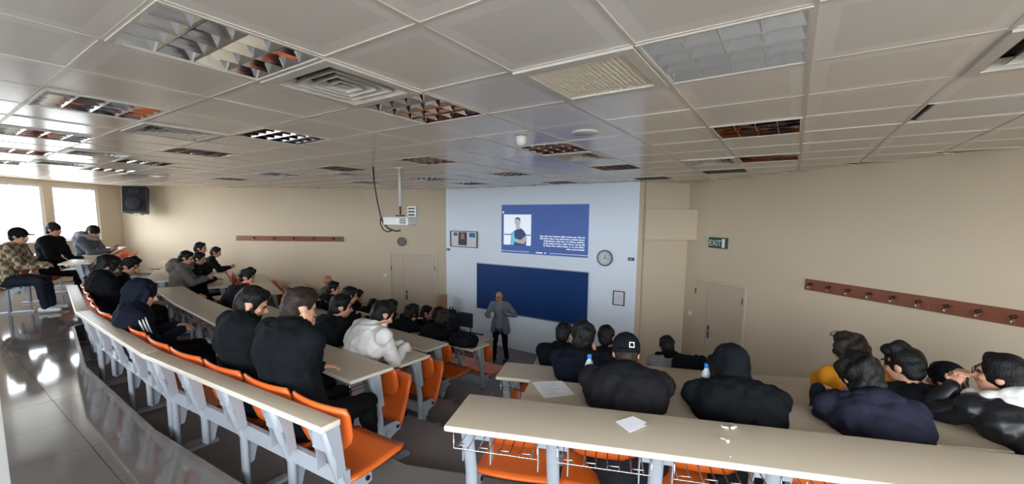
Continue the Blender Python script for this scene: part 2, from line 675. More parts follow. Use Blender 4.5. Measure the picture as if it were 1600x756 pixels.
# recess at the right of the board wall: beam box and pilaster
dn = (C_REC - C_FR).normalized()
nn = Vector((dn.y, -dn.x))
pA = C_FR + dn * .05
boxz1 = atplane(1050, 327, (*C_REC, 0), (nn.x, nn.y, 0)).z
boxz0 = atplane(1050, 374, (*C_REC, 0), (nn.x, nn.y, 0)).z
bx = [C_FR + dn * .08, C_REC + Vector((.0, .0)), C_REC + RW_D * .22 + nn * .0, C_FR + dn * .08 + nn * .12]
bx = [C_FR + dn * .06 + GB * .06, C_REC + GB * .0, C_REC + RW_D * .25, C_FR + dn * .06 + nn * .16]
struct('trim_2', MB().prism(bx, boxz0, boxz1).mesh('trim_2', WALL, bevel=.004))
struct('trim_3', MB().prism([C_FR - GB * .004, C_FR + dn * .10 - GB * .004, C_FR + dn * .10 + GB * .1, C_FR + GB * .1], 0, CEIL).mesh('trim_3', WALL))

# unseen ground plane below the hall, added to dim daylight rising through the windows
struct('ground', MB().box(-150, 150, -150, 150, -3.2, -3.0).mesh('ground', mat('unseen_ground_grey', rgb(172, 170, 164), .9)))

# ------------------------------------------------------------------ ceiling
ceil = struct('ceiling', MB().prism([C_BL + Vector((-.1, -.1)), C_BR + Vector((.1, -.1)), C_REC + Vector((.2, .2)), C_LF0 + Vector((1.6, .2)), C_LW + Vector((-.1, .1))], CEIL + .13, CEIL + .25).mesh('ceiling', PLENUM))
LAMPS = [(-.5, .5), (2.5, .5), (5.5, .5), (8.5, .5), (11.5, .5), (-.5, 2.5), (2.5, 2.5), (5.5, 2.5), (8.5, 2.5), (11.5, 2.5), (2.5, 5.5), (-.5, 5.5), (-.5, 8.5), (2.5, 8.5), (-.5, 11.5), (-3.5, 2.5), (-3.5, 5.5), (-3.5, 8.5), (-2.5, 10.5), (5.5, 5.5), (5.5, 8.5), (2.5, 11.5), (8.5, 5.5), (11.5, 5.5), (8.5, 8.5), (5.5, 10.5), (-3.5, -.5), (-.5, -1.5)]
DIFF = [(-.5, 1.5), (3.5, 1.5), (7.5, 1.5), (10.5, 1.5), (-2.5, 8.5), (-5.5, 3.5), (-.5, 6.5), (6.5, 6.5), (12.5, 3.5)]
GRIL = [(-2.5, 2.5)]
PANEL = [(-5.5, 5.5)]
used = set(LAMPS + DIFF + GRIL + PANEL)


def cellclip(c):
    h = .297
    poly = [c + GA * sx * h + GB * sy * h for sx, sy in ((-1, -1), (1, -1), (1, 1), (-1, 1))]
    poly = clip(poly, Vector((WINX + .005, 0)), Vector((-1, 0)))
    if poly:
        poly = clip(poly, Vector((0, LWY - .005)), Vector((0, 1)))
    if poly:
        poly = clip(poly, C_REC + RW_D.orthogonal() * 0, Vector((-RW_D.y, RW_D.x)))
    if poly:
        if (c - C_FR).dot(E1) < .05:
            poly = clip(poly, FW0 - GB * .005, GB)
        else:
            n_ = Vector((-dn.y, dn.x))
            poly = clip(poly, C_FR, n_)
    if poly:
        poly = clip(poly, Vector((0, BACKY + .1)), Vector((0, -1)))
    return poly


cells = []
for a in range(-12, 24):
    for b in range(-9, 15):
        if (a + .5, b + .5) in used:
            continue
        c = grid(a + .5, b + .5)
        p2 = cellclip(c)
        if p2 and len(p2) >= 3:
            cells.append((c, p2))
cells.sort(key=lambda t: (t[0].length + (60 if t[0].y < abs(t[0].x) * .55 - .3 else 0)))
cme = {}
rest = MB()


def ctile_mesh(ls):
    # a shallow metal tray: bevelled edge, face slightly recessed above the bars
    mb = MB()
    n = len(ls)
    cx = sum(p[0] for p in ls) / n
    cy = sum(p[1] for p in ls) / n
    ins = [(cx + (p[0] - cx) * .993, cy + (p[1] - cy) * .993) for p in ls]
    vs = [(p[0], p[1], .012) for p in ls] + [(p[0], p[1], .0015) for p in ls] + [(p[0], p[1], 0) for p in ins]
    fs = [tuple(range(n))] + [(i, (i + 1) % n, (i + 1) % n + n, i + n) for i in range(n)] + [(n + i, n + (i + 1) % n, 2 * n + (i + 1) % n, 2 * n + i) for i in range(n)] + [tuple(range(2 * n, 3 * n))[::-1]]
    return mb.add(vs, fs)


for i, (c, p2) in enumerate(cells):
    ls = [((p - c).dot(GA), (p - c).dot(GB)) for p in p2]
    if i < 295:
        key = tuple(round(x, 3) for p in ls for x in p)
        if key not in cme:
            cme[key] = ctile_mesh(ls).mesh('ceiling_tile', CTILE)
        rz = math.atan2(GA.y, GA.x)
        obj('ceiling_tile', cme[key], ceil, (c.x, c.y, CEIL + random.uniform(.001, .004)), (random.uniform(-.004, .004), random.uniform(-.004, .004), rz))
    else:
        rest.prism(p2, CEIL + .002, CEIL + .012)
o = obj('ceiling_tile_rest', rest.mesh('ceiling_tile_rest', CTILE), ceil)
o['kind'] = 'stuff'
bars = MB()
hw = .010


def clipseg(p, q):
    """clip a bar to the room"""
    t0, t1 = 0., 1.
    d = q - p
    for (o_, n) in ((Vector((WINX, 0)), Vector((-1, 0))), (Vector((0, LWY)), Vector((0, 1))), (C_REC, Vector((-RW_D.y, RW_D.x))), (FW0 + GB * .6, GB), (Vector((0, BACKY)), Vector((0, -1)))):
        a = (p - o_).dot(n)
        b = d.dot(n)
        if abs(b) < 1e-9:
            if a > 0:
                return None
            continue
        t = -a / b
        if b > 0:
            t1 = min(t1, t)
        else:
            t0 = max(t0, t)
    if t1 <= t0:
        return None
    p_, q_ = p + d * t0, p + d * t1
    # board wall stops bars on its own stretch only
    return p_, q_


for a in range(-12, 24):
    s = clipseg(grid(a, -10), grid(a, 16))
    if s:
        p, q = s
        if (q - C_FR).dot(E1) < 0:
            over = (q - FW0).dot(GB)
            if over > 0:
                q = q - GB * over
        bars.prism([p - GA * hw, p + GA * hw, q + GA * hw, q - GA * hw], CEIL - .001, CEIL + .03)
for b in range(-9, 15):
    if b * .6 + G0.dot(GB) > 7.98:
        continue
    s = clipseg(grid(-14, b), grid(26, b))
    if s:
        p, q = s
        bars.prism([p - GB * hw, p + GB * hw, q + GB * hw, q - GB * hw], CEIL - .0005, CEIL + .028)
obj('grid_bars', bars.mesh('grid_bars', TBAR), ceil)

# recessed louvre lamps, all off
hs = .296
fm = MB()
for (x0, x1, y0, y1) in ((-hs, hs, -hs, -hs + .014), (-hs, hs, hs - .014, hs), (-hs, -hs + .014, -hs + .014, hs - .014), (hs - .014, hs, -hs + .014, hs - .014)):
    fm.box(x0, x1, y0, y1, -.006, .012)
ME_LF = fm.mesh('frame', TBAR)
hm = MB()
hm.box(-hs, hs, -hs, hs, .105, .11)
for (x0, x1, y0, y1) in ((-hs, hs, -hs, -hs + .004), (-hs, hs, hs - .004, hs), (-hs, -hs + .004, -hs, hs), (hs - .004, hs, -hs, hs)):
    hm.box(x0, x1, y0, y1, .01, .105)
ME_LH = hm.mesh('housing', mat('lamp_housing_white', rgb(206, 206, 202), .3))
q = .28
prof = [(-.052, .062), (-.036, .044), (-.02, .024), (-.008, .008), (-.0015, 0), (.0015, 0), (.008, .008), (.02, .024), (.036, .044), (.052, .062)]
ME_FIN = MB().extr(prof, 'y', -q, q).mesh('reflector_fin', MIRROR, smooth=False)
ME_FINS = [MB().extr([(p[0], p[1]) for p in prof], 'y', -q, q).mesh('reflector_fin', MIRROR)]
prof2 = [(-.03, .056), (-.018, .036), (-.008, .016), (-.0015, .002), (.0015, .002), (.008, .016), (.018, .036), (.03, .056)]
ME_BLADE = MB().extr(prof2, 'x', -q, q).mesh('cross_blade', MIRROR)
ME_TUBE = MB().tube([(0, -.27, 0), (0, .27, 0)], .013, 10).mesh('lamp_tube', TUBE, smooth=True)
GZ = math.atan2(GB.y, GB.x)
for (a, b) in LAMPS:
    c = grid(a, b)
    if c.x < WINX + .3 or c.y > LWY - .3 or c.y < BACKY + .4:
        continue
    t = thing('ceiling_lamp', 'square recessed ceiling lamp with mirrored louvre, switched off', 'ceiling lamp', (c.x, c.y, CEIL), GZ, 'recessed louvre lamps in the ceiling grid')
    obj('frame', ME_LF, t)
    obj('housing', ME_LH, t)
    for k in range(5):
        obj('reflector_fin', ME_FIN, t, (-.28 + .14 * k, 0, .0))
    for k in range(5):
        obj('cross_blade', ME_BLADE, t, (0, -.28 + .14 * k, .002))
    for k in range(4):
        obj('lamp_tube', ME_TUBE, t, (-.21 + .14 * k, 0, .07))

# square four-way air diffusers
rm = []
for k in range(4):
    r0 = .235 - .055 * k
    r1 = r0 - .026
    v = []
    for r, z in ((r0, -.008), (r1, .03)):
        v += [(-r, -r, z), (r, -r, z), (r, r, z), (-r, r, z)]
    for r, z in ((r0 - .003, -.005), (r1 - .003, .033)):
        v += [(-r, -r, z), (r, -r, z), (r, r, z), (-r, r, z)]
    f = []
    for i in range(4):
        j = (i + 1) % 4
        f += [(i, j, j + 4, i + 4), (i + 8, i + 12, j + 12, j + 8), (i, i + 8, j + 8, j), (i + 4, j + 4, j + 12, i + 12)]
    rm.append(MB().add(v, f).mesh('louver_ring', VENTW))
fm = MB()
for (x0, x1, y0, y1) in ((-hs, hs, -hs, -.24), (-hs, hs, .24, hs), (-hs, -.24, -.24, .24), (.24, hs, -.24, .24)):
    fm.box(x0, x1, y0, y1, -.012, .004)
ME_DF = fm.mesh('frame', VENTW, bevel=.002)
ME_DB = MB().box(-.24, .24, -.24, .24, .045, .05).mesh('duct', VENTD)
ME_DC = MB().add([(-.03, -.03, 0), (.03, -.03, 0), (.03, .03, 0), (-.03, .03, 0), (0, 0, .03)], [(0, 1, 4), (1, 2, 4), (2, 3, 4), (3, 0, 4), (3, 2, 1, 0)]).mesh('centre_cone', VENTW)
for (a, b) in DIFF:
    c = grid(a, b)
    t = thing('air_diffuser', 'white square four-way air diffuser set in the ceiling grid', 'vent', (c.x, c.y, CEIL), GZ, 'square air diffusers in the ceiling')
    obj('frame', ME_DF, t)
    obj('duct', ME_DB, t)
    for k in range(4):
        obj('louver_ring', rm[k], t)
    obj('centre_cone', ME_DC, t)
c = grid(*GRIL[0])
t = thing('return_grille', 'cream ceiling grille of many straight parallel slats', 'vent', (c.x, c.y, CEIL), GZ)
obj('frame', ME_DF, t)
obj('duct', ME_DB, t)
sl = MB().add([(-.24, .0095, 0), (.24, .0095, 0), (.24, -.0095, .008), (-.24, -.0095, .008), (-.24, .0095, .003), (.24, .0095, .003), (.24, -.0095, .011), (-.24, -.0095, .011)], [(3, 2, 1, 0), (4, 5, 6, 7), (0, 1, 5, 4), (1, 2, 6, 5), (2, 3, 7, 6), (3, 0, 4, 7)]).mesh('slat', mat('grille_cream', rgb(236, 229, 210), .5))
for k in range(19):
    obj('slat', sl, t, (0, -.228 + k * .0252, -.004), (0, 0, 0))
c = grid(*PANEL[0])
t = thing('flush_ceiling_tray', 'flat white recessed ceiling panel with shadow gap near right wall', 'ceiling panel', (c.x, c.y, CEIL), GZ)
obj('frame', MB().box(-.29, .29, -.29, .29, .02, .03).mesh('frame', VENTD), t)
obj('panel', MB().box(-.25, .25, -.25, .25, .004, .02).mesh('panel', WHITEP, bevel=.002), t)
c = grid(-.63, 4.29)
t = thing('smoke_detector', 'small white dome smoke detector under the ceiling', 'detector', (c.x, c.y, CEIL))
obj('base', MB().lathe([(.05, -.02), (.05, 0)], 20).mesh('base', WHITEP, True), t)
obj('sensor_dome', MB().lathe([(.001, -.085), (.025, -.08), (.042, -.06), (.046, -.03), (.046, -.02)], 20).mesh('sensor_dome', WHITEP, True), t)
c = grid(-1.53, 4.51)
t = thing('speaker_disc', 'flat round white disc fitted flush in the ceiling', 'ceiling disc', (c.x, c.y, CEIL))
obj('rim', MB().lathe([(.10, -.008), (.11, 0), (.11, .004)], 24).mesh('rim', WHITEP, True), t)
obj('cover', MB().lathe([(.09, -.012), (.098, -.008)], 24).mesh('cover', VENTW, True), t)

# ------------------------------------------------------------------ things on the board wall
WZ = math.atan2(E1.y, E1.x)
EPS_N = -GB                                        # out of the wall into the room


def wallpt(u, v, off=0.):
    p = atplane(u, v, (FW0.x, FW0.y, 0), (GB.x, GB.y, 0))
    return Vector((p.x - GB.x * off, p.y - GB.y * off, p.z))


def on_wall(u0, v0, u1, v1):
    """centre, width, height of a rectangle seen between two pixels on the board wall"""
    a, b = wallpt(u0, v0), wallpt(u1, v1)
    wd = (Vector((b.x, b.y)) - Vector((a.x, a.y))).length
    return (a + b) / 2, wd, abs(a.z - b.z)


# local frame of wall things: x along the wall, -y into the room, z up
a, b = wallpt(747, 411), wallpt(916.5, 507)
bw_, bh_ = (b.xy - a.xy).length, a.z - b.z
t = thing('writing_board', 'wide deep blue writing board on the white wall behind the lecturer', 'board', ((a.x + b.x) / 2, (a.y + b.y) / 2, b.z), WZ)
obj('board_surface', MB().box(-bw_ / 2, bw_ / 2, -.03, -.004, 0, bh_).mesh('board_surface', BOARD), t)
for nm, bx_ in (('trim_top', (-bw_ / 2 - .01, bw_ / 2 + .01, -.036, -.002, bh_, bh_ + .018)), ('trim_bottom', (-bw_ / 2 - .01, bw_ / 2 + .01, -.036, -.002, -.014, 0)), ('trim_side', (-bw_ / 2 - .01, -bw_ / 2, -.036, -.002, 0, bh_)), ('trim_side', (bw_ / 2, bw_ / 2 + .01, -.036, -.002, 0, bh_))):
    obj(nm, MB().box(*bx_).mesh(nm, ALU if nm == 'trim_top' else BOARD), t)
obj('chalk_tray', MB().box(-bw_ * .1, bw_ * .45, -.08, -.03, -.03, -.014).mesh('chalk_tray', ALU), t)

# projected slide
a, b = wallpt(784, 320), wallpt(918.5, 403)
sw, sh = (b.xy - a.xy).length, a.z - b.z
SL_BG = mat('slide_blue', rgb(74, 98, 160), .7, var=.03, vs=1., emis=.22)
SL_W = mat('slide_white', rgb(226, 234, 244), .7, var=.02, emis=.35)
SL_D = mat('slide_navy', rgb(60, 80, 116), .7, emis=.2)
SL_S = mat('slide_skin', rgb(190, 186, 186), .7, emis=.25)
SL_C = mat('slide_cyan', rgb(110, 190, 222), .7, emis=.3)
t = thing('projected_slide', 'blue projected slide with a portrait photo and white text lines', 'projection', ((a.x + b.x) / 2, (a.y + b.y) / 2, b.z), WZ)


def flat(name, poly, y, mtl):
    """thin sheet lying on the wall; poly in slide fractions (0..1, 0..1 from the top left)"""
    pts = [((p[0] - .5) * sw, (1 - p[1]) * sh) for p in poly]
    n = len(pts)
    vs = [(p[0], -y, p[1]) for p in pts] + [(p[0], -y + .0015, p[1]) for p in pts]
    fs = [tuple(range(n)), tuple(range(n, 2 * n))[::-1]] + [(i, i + n, (i + 1) % n + n, (i + 1) % n) for i in range(n)]
    return obj(name, MB().add(vs, fs).mesh(name, mtl), t)


def oval(cx, cy, rx, ry, n=16):
    return [(cx + rx * math.cos(2 * math.pi * k / n), cy + ry * math.sin(2 * math.pi * k / n)) for k in range(n)]


def rect(x0, y0, x1, y1):
    return [(x0, y0), (x1, y0), (x1, y1), (x0, y1)]


flat('slide_background', rect(0, 0, 1, 1), .003, SL_BG)
flat('slide_photo', rect(.03, .20, .37, .83), .005, SL_W)
flat('photo_band', rect(.035, .605, .365, .625), .0058, SL_D)
flat('figure_torso', [(.14, .83), (.12, .70), (.13, .58), (.18, .52), (.235, .47), (.28, .52), (.31, .60), (.32, .68), (.31, .83)], .0066, SL_D)
flat('figure_neck', rect(.185, .42, .235, .50), .0072, SL_S)
flat('figure_head', oval(.205, .35, .036, .085), .0078, SL_S)
flat('figure_hair', [(.17, .33), (.18, .27), (.21, .255), (.235, .28), (.24, .34), (.22, .30), (.19, .29)], .0084, SL_D)
flat('figure_arm', [(.15, .72), (.20, .70), (.30, .76), (.325, .70), (.315, .62), (.30, .66), (.29, .80), (.20, .78)], .0088, SL_S)
flat('figure_glove', [(.115, .83), (.125, .66), (.14, .56), (.165, .54), (.17, .66), (.185, .70), (.16, .83)], .0094, SL_C)
flat('slide_dot', oval(.022, .155, .013, .022), .005, SL_W)
flat('slide_rule', rect(.0, .955, .35, .963), .005, SL_W)
flat('slide_rule', rect(.59, .955, 1., .963), .005, SL_W)
flat('slide_footer', rect(.43, .95, .51, .972), .005, SL_W)
flat('slide_footer', rect(.53, .95, .55, .972), .005, SL_W)
tl = [(.475, .625), (.475, .672), (.52, .718), (.515, .765), (.515, .812), (.775, .86)]
for i, (x0, y0) in enumerate(tl):
    x = x0
    words = []
    while x < .955:
        wl = random.uniform(.02, .075)
        words.append((x, min(x + wl, .965)))
        x += wl + .008
    for (x_, x2_) in words:
        # a word: small letter-like strokes too blurred to read
        g = MB()
        xx = x_
        while xx < x2_ - .004:
            lw = random.uniform(.004, .007)
            hh = random.choice((.016, .020, .026))
            X0, X1 = (xx - .5) * sw, (xx + lw - .5) * sw
            Z0 = (1 - y0 - .012) * sh
            g.box(X0, X1, -.005, -.0036, Z0, Z0 + hh * sh)
            xx += lw + .0012
        if g.v:
            obj('text_word', g.mesh('text_word', SL_W), t)


def wall_clock(c, rz, r, label, dial, rim):
    t = thing('wall_clock', label, 'clock', c, rz)
    xf = Matrix.Rotation(math.pi / 2, 4, 'X')
    obj('case', MB().lathe([(r, 0), (r, .03), (r * .97, .038), (r * .86, .04), (r * .84, .028), (r * .8, .028)], 32).mesh('case', rim, True, xf=xf), t)
    obj('dial', MB().lathe([(r * .83, .0282), (r * .83, .0305)], 32).mesh('dial', dial, xf=xf), t)
    mk = MB().box(-r * .025, r * .025, -.032, -.0305, r * .62, r * .78).mesh('hour_mark', BLACKP)
    for k in range(12):
        obj('hour_mark', mk, t, (0, 0, 0), (0, k * math.pi / 6, 0))
    obj('hour_hand', MB().box(-r * .03, r * .03, -.034, -.0325, -r * .08, r * .45).mesh('hour_hand', BLACKP), t, rot=(0, math.radians(20), 0))
    obj('minute_hand', MB().box(-r * .02, r * .02, -.036, -.0345, -r * .1, r * .65).mesh('minute_hand', BLACKP), t, rot=(0, math.radians(100), 0))
    return t


c = wallpt(945.5, 403)
wall_clock(c, WZ, .165, 'round grey-rimmed wall clock with light dial beside the slide', mat('clock_dial', rgb(196, 204, 208), .5), mat('clock_rim', rgb(92, 98, 102), .4))
c = aty(628, 377.5, LWY)
wall_clock(c, 0, .115, 'small round grey clock above the left double door', mat('clock_dial_grey', rgb(112, 108, 98), .6), mat('clock_rim_dark', rgb(72, 68, 62), .5))

# notice board with three posters
a, b = wallpt(704.5, 360), wallpt(746.5, 387.5)
nw, nh = (b.xy - a.xy).length, a.z - b.z
t = thing('notice_board', 'framed notice case holding three posters on the white wall', 'notice board', ((a.x + b.x) / 2, (a.y + b.y) / 2, b.z), WZ)
FR = mat('dark_frame', rgb(70, 72, 82), .4)
for (x0, x1, z0, z1) in ((-nw / 2, nw / 2, 0, .02), (-nw / 2, nw / 2, nh - .02, nh), (-nw / 2, -nw / 2 + .02, .02, nh - .02), (nw / 2 - .02, nw / 2, .02, nh - .02)):
    obj('frame_bar', MB().box(x0, x1, -.035, 0, z0, z1).mesh('frame_bar', FR), t)
obj('backing', MB().box(-nw / 2 + .02, nw / 2 - .02, -.012, -.004, .02, nh - .02).mesh('backing', PAPER), t)
for k, (x0, x1, z0, z1, cl) in enumerate(((-.38, -.24, .68, .9, (96, 104, 116)), (-.2, .12, .12, .92, (66, 60, 72)), (.2, .42, .62, .9, (40, 120, 160)), (-.1, .02, .5, .85, (170, 120, 110)))):
    obj('poster', MB().box(x0 * nw, x1 * nw, -.015 - .001 * k, -.0125, z0 * nh, z1 * nh).mesh('poster', mat('poster_ink_%d' % k, rgb(*cl), .6, var=.3, vs=14)), t)
ln = MB().box(0, .3 * nw, -.0135, -.0122, 0, .006)
lm = ln.mesh('text_line', mat('faint_ink', rgb(150, 152, 160), .8))
for k in range(6):
    obj('text_line', lm, t, (-.46 * nw, 0, (.14 + .085 * k) * nh))
    obj('text_line', lm, t, (.16 * nw, 0, (.14 + .075 * k) * nh))

# framed sheet
a, b = wallpt(958.5, 453.5), wallpt(975.5, 478)
nw, nh = (b.xy - a.xy).length, a.z - b.z
t = thing('picture_frame', 'thin black framed printed sheet on the white wall', 'frame', ((a.x + b.x) / 2, (a.y + b.y) / 2, b.z), WZ)
for (x0, x1, z0, z1) in ((-nw / 2, nw / 2, 0, .016), (-nw / 2, nw / 2, nh - .016, nh), (-nw / 2, -nw / 2 + .016, .016, nh - .016), (nw / 2 - .016, nw / 2, .016, nh - .016)):
    obj('frame_bar', MB().box(x0, x1, -.02, 0, z0, z1).mesh('frame_bar', BLACKP), t)
obj('sheet', MB().box(-nw / 2 + .016, nw / 2 - .016, -.008, -.002, .016, nh - .016).mesh('sheet', PAPER), t)
lm = MB().box(0, .6 * nw, -.0095, -.008, 0, .005).mesh('text_line', mat('faint_ink', rgb(150, 152, 160), .8))
for k in range(7):
    obj('text_line', lm, t, (-.3 * nw, 0, (.2 + .09 * k) * nh))
# small wall plates
for (u0, v0, u1, v1, lb) in ((698, 387.5, 703, 391.5, 'tiny dark plate below the notice case'), (981.5, 402, 991, 407.5, 'small dark number plate near right edge of white wall')):
    a, b = wallpt(u0, v0), wallpt(u1, v1)
    nw, nh = (b.xy - a.xy).length, a.z - b.z
    t = thing('wall_plate', lb, 'plate', ((a.x + b.x) / 2, (a.y + b.y) / 2, b.z), WZ)
    obj('plate', MB().box(-nw / 2, nw / 2, -.012, 0, 0, nh).mesh('plate', DARKG, bevel=.002), t)
    obj('inset', MB().box(-nw * .32, nw * .2, -.014, -.012, nh * .25, nh * .75).mesh('inset', mat('plate_inset', rgb(150, 156, 160), .5)), t)

# ------------------------------------------------------------------ left wall
def door(name, label_small, c, wd, h, small, rz, flip, z0=0.):
    """double door, one narrow and one wide leaf; local x along the wall, -y into the room"""
    fr = MB()
    fr.box(-.05, 0, -.02, .03, 0, h + .05)
    fr.box(wd, wd + .05, -.02, .03, 0, h + .05)
    fr.box(0, wd, -.02, .03, h, h + .05)
    r = struct(name, fr.mesh(name, mat('door_frame', rgb(196, 182, 160), .4), bevel=.003), loc=c, rot=(0, 0, rz))
    g = .004
    for i, (x0, x1) in enumerate(((g, small - g), (small + g, wd - g))):
        lf = obj('door_leaf', MB().box(x0, x1, -.012, .02, .008, h - g).mesh('door_leaf', DOORM, bevel=.002), r)
        if i == 1:
            hx = x0 + .07
            plate = MB().box(hx - .02, hx + .02, -.018, -.012, .92, 1.16).mesh('lock_plate', DARKG)
            pl = obj('lock_plate', plate, lf)
            obj('lever_handle', MB().tube([(hx, -.018, 1.07), (hx, -.06, 1.07), (hx + .12, -.06, 1.07)], .009, 8).mesh('lever_handle', ALU, True), lf)
        hx = x0 if i == 0 else x1
        for hz in (.25, 1.7):
            obj('hinge', MB().tube([(hx, -.02, hz), (hx, -.02, hz + .1)], .01, 8).mesh('hinge', DARKG, True), lf)
    return r


p0, p1 = aty(611, 396, LWY), aty(680, 396, LWY)
door('door_1', '', (p0.x, LWY, 0), p1.x - p0.x, p0.z, (p1.x - p0.x) * .28, 0, False)
rwz = math.atan2(RW_D.y, RW_D.x)
rwn = Vector((-RW_D.y, RW_D.x))


def rwpt(u, v):
    return atplane(u, v, (C_REC.x, C_REC.y, 0), (rwn.x, rwn.y, 0))


p0, p1 = rwpt(1089, 436), rwpt(1163, 453)
door('door_2', '', (p0.x, p0.y, 0), (p1.xy - p0.xy).length, (p0.z + p1.z) / 2, (p1.xy - p0.xy).length * .27, rwz, False)

def coat_rail(name, label, c, L, h, rz, nh, start, step):
    t = thing(name, label, 'coat rail', c, rz)
    obj('board', MB().box(0, L, -.022, 0, 0, h).mesh('board', WOOD, bevel=.003), t)
    for k in range(nh):
        x = start + step * k
        hk = obj('hook', MB().tube([(0, -.02, .0), (0, -.05, -.005), (0, -.062, -.03), (0, -.078, -.035), (0, -.09, -.015)], .0075, 8).mesh('hook', CHROME, True), t, (x, 0, h * .45))
        obj('hook_post', MB().lathe([(.019, 0), (.019, .012), (.012, .02), (.012, .045), (.016, .052), (.001, .054)], 14).mesh('hook_post', mat('dark_wood_knob', rgb(52, 34, 26), .35), True, xf=Matrix.Rotation(math.pi / 2, 4, 'X')), hk, (0, -.02, .02))
    return t


p0, p1 = aty(370, 377, LWY), aty(537, 374, LWY)
rl = p1.x - p0.x
coat_rail('coat_rail', 'long brown wooden coat rail on the cream left wall', (p0.x, LWY, aty(450, 376.5, LWY).z), rl, .13, 0, 5, rl * .17, rl * .185)
p0, p1 = rwpt(1259, 449), rwpt(1640, 523)
hk = [rwpt(x, y) for x, y in ((1270, 442), (1588, 500))]
s0 = (hk[0].xy - p0.xy).length
st = ((hk[1].xy - hk[0].xy).length) / 8
coat_rail('coat_rail', 'reddish brown coat rail with chrome hooks on the right wall', (p0.x, p0.y, (p0.z + p1.z) / 2), (p1.xy - p0.xy).length, .155, rwz, 10, s0, st)

# loudspeaker
p0 = aty(218, 313, LWY - .3)
t = thing('loudspeaker', 'black loudspeaker hung high on the cream wall by the windows', 'speaker', (p0.x, LWY - .36, p0.z), 0)
t.rotation_euler = (math.radians(-9), 0, math.radians(18))
obj('cabinet', MB().prism([(-.25, -.16), (.25, -.16), (.18, .16), (-.18, .16)], -.33, .33).mesh('cabinet', BLACKP, bevel=.015), t)
obj('grille', MB().box(-.225, .225, -.172, -.16, -.3, .3).mesh('grille', mat('speaker_mesh', rgb(22, 24, 28), .8, bump=.5, bs=300, spec=.15)), t)
obj('woofer', MB().lathe([(.17, 0), (.165, .012), (.1, .004), (.05, .014), (.001, .018)], 28).mesh('woofer', mat('speaker_cone', rgb(34, 36, 40), .8, spec=.15), True, xf=Matrix.Translation((0, -.172, -.09)) @ Matrix.Rotation(math.pi / 2, 4, 'X')), t)
obj('tweeter_horn', MB().box(-.11, .11, -.18, -.172, .14, .26).mesh('tweeter_horn', mat('speaker_cone', rgb(34, 36, 40), .8, spec=.15), bevel=.003), t)
obj('bracket', MB().box(-.04, .04, .1, .3, -.03, .03).box(-.08, .08, -.02, .12, -.36, -.33).mesh('bracket', ALU), t)

# exit sign
p0, p1 = rwpt(1111, 375), rwpt(1137, 389)
nw = (p1.xy - p0.xy).length
t = thing('exit_sign', 'small green exit sign above the right door', 'sign', ((p0.x + p1.x) / 2, (p0.y + p1.y) / 2, p1.z), rwz)
nh = .19
obj('case', MB().box(-nw / 2, nw / 2, -.05, 0, 0, nh).mesh('case', mat('exit_green', rgb(28, 74, 66), .4), bevel=.003), t)
obj('white_field', MB().box(nw * .28, nw * .45, -.052, -.05, nh * .1, nh * .9).mesh('white_field', SL_W if False else mat('exit_white', rgb(220, 226, 222), .5)), t)
fc = bpy.data.curves.new('exit_text', 'FONT')
fc.body = 'EXIT'
fc.size = nh * .78
fc.extrude = .001
fo = bpy.data.objects.new('tmp', fc)
COL.objects.link(fo)
bpy.context.view_layer.update()
dg = bpy.context.evaluated_depsgraph_get()
tm = bpy.data.meshes.new_from_object(fo.evaluated_get(dg))
bpy.data.objects.remove(fo)
tm.name = 'exit_lettering'
tm.materials.clear()
tm.materials.append(mat('exit_white', rgb(220, 226, 222), .5))
wtx = max(v.co.x for v in tm.vertices)
o = obj('exit_lettering', tm, t, (-nw * .46, -.0515, nh * .22), (math.pi / 2, 0, 0), (nw * .70 / wtx, 1, 1))

# projector on its ceiling pole
pp = grid(4.0, 6.06)
pb = aty(627, 346, pp.y)
t = thing('projector', 'white projector hanging from a ceiling pole', 'projector', (pp.x, pp.y, pb.z), math.radians(-12))
obj('pole', MB().tube([(0, 0, .22), (0, 0, CEIL - pb.z)], .022, 12).mesh('pole', mat('pole_white', rgb(196, 200, 202), .35), True), t)
obj('ceiling_flange', MB().lathe([(.06, CEIL - pb.z - .012), (.06, CEIL - pb.z)], 18).mesh('ceiling_flange', WHITEP), t)
obj('clamp', MB().tube([(0, 0, .24), (0, 0, .10)], .016, 10).box(-.05, .05, -.05, .05, .075, .095).mesh('clamp', BLACKP), t)
bd = obj('body', MB().prism([(-.21, -.13), (.19, -.15), (.21, .13), (-.19, .15)], -.05, .065).mesh('body', WHITEP, bevel=.012), t)
for k in range(6):
    obj('vent_slot', MB().box(.06, .16, -.152, -.142, -.03 + k * .014, -.022 + k * .014).mesh('vent_slot', DARKG), bd)
obj('lens', MB().lathe([(.045, 0), (.045, .03), (.03, .034), (.001, .03)], 18).mesh('lens', BLACKP, True, xf=Matrix.Translation((.1, .14, .0)) @ Matrix.Rotation(-math.pi / 2, 4, 'X')), bd)
sb = obj('side_box', MB().box(.12, .25, -.02, .10, .07, .22).mesh('side_box', WHITEP, bevel=.006), t)
for k in range(3):
    obj('vent_slot', MB().box(.135, .235, -.024, -.018, .085 + k * .045, .112 + k * .045).mesh('vent_slot', DARKG), sb)
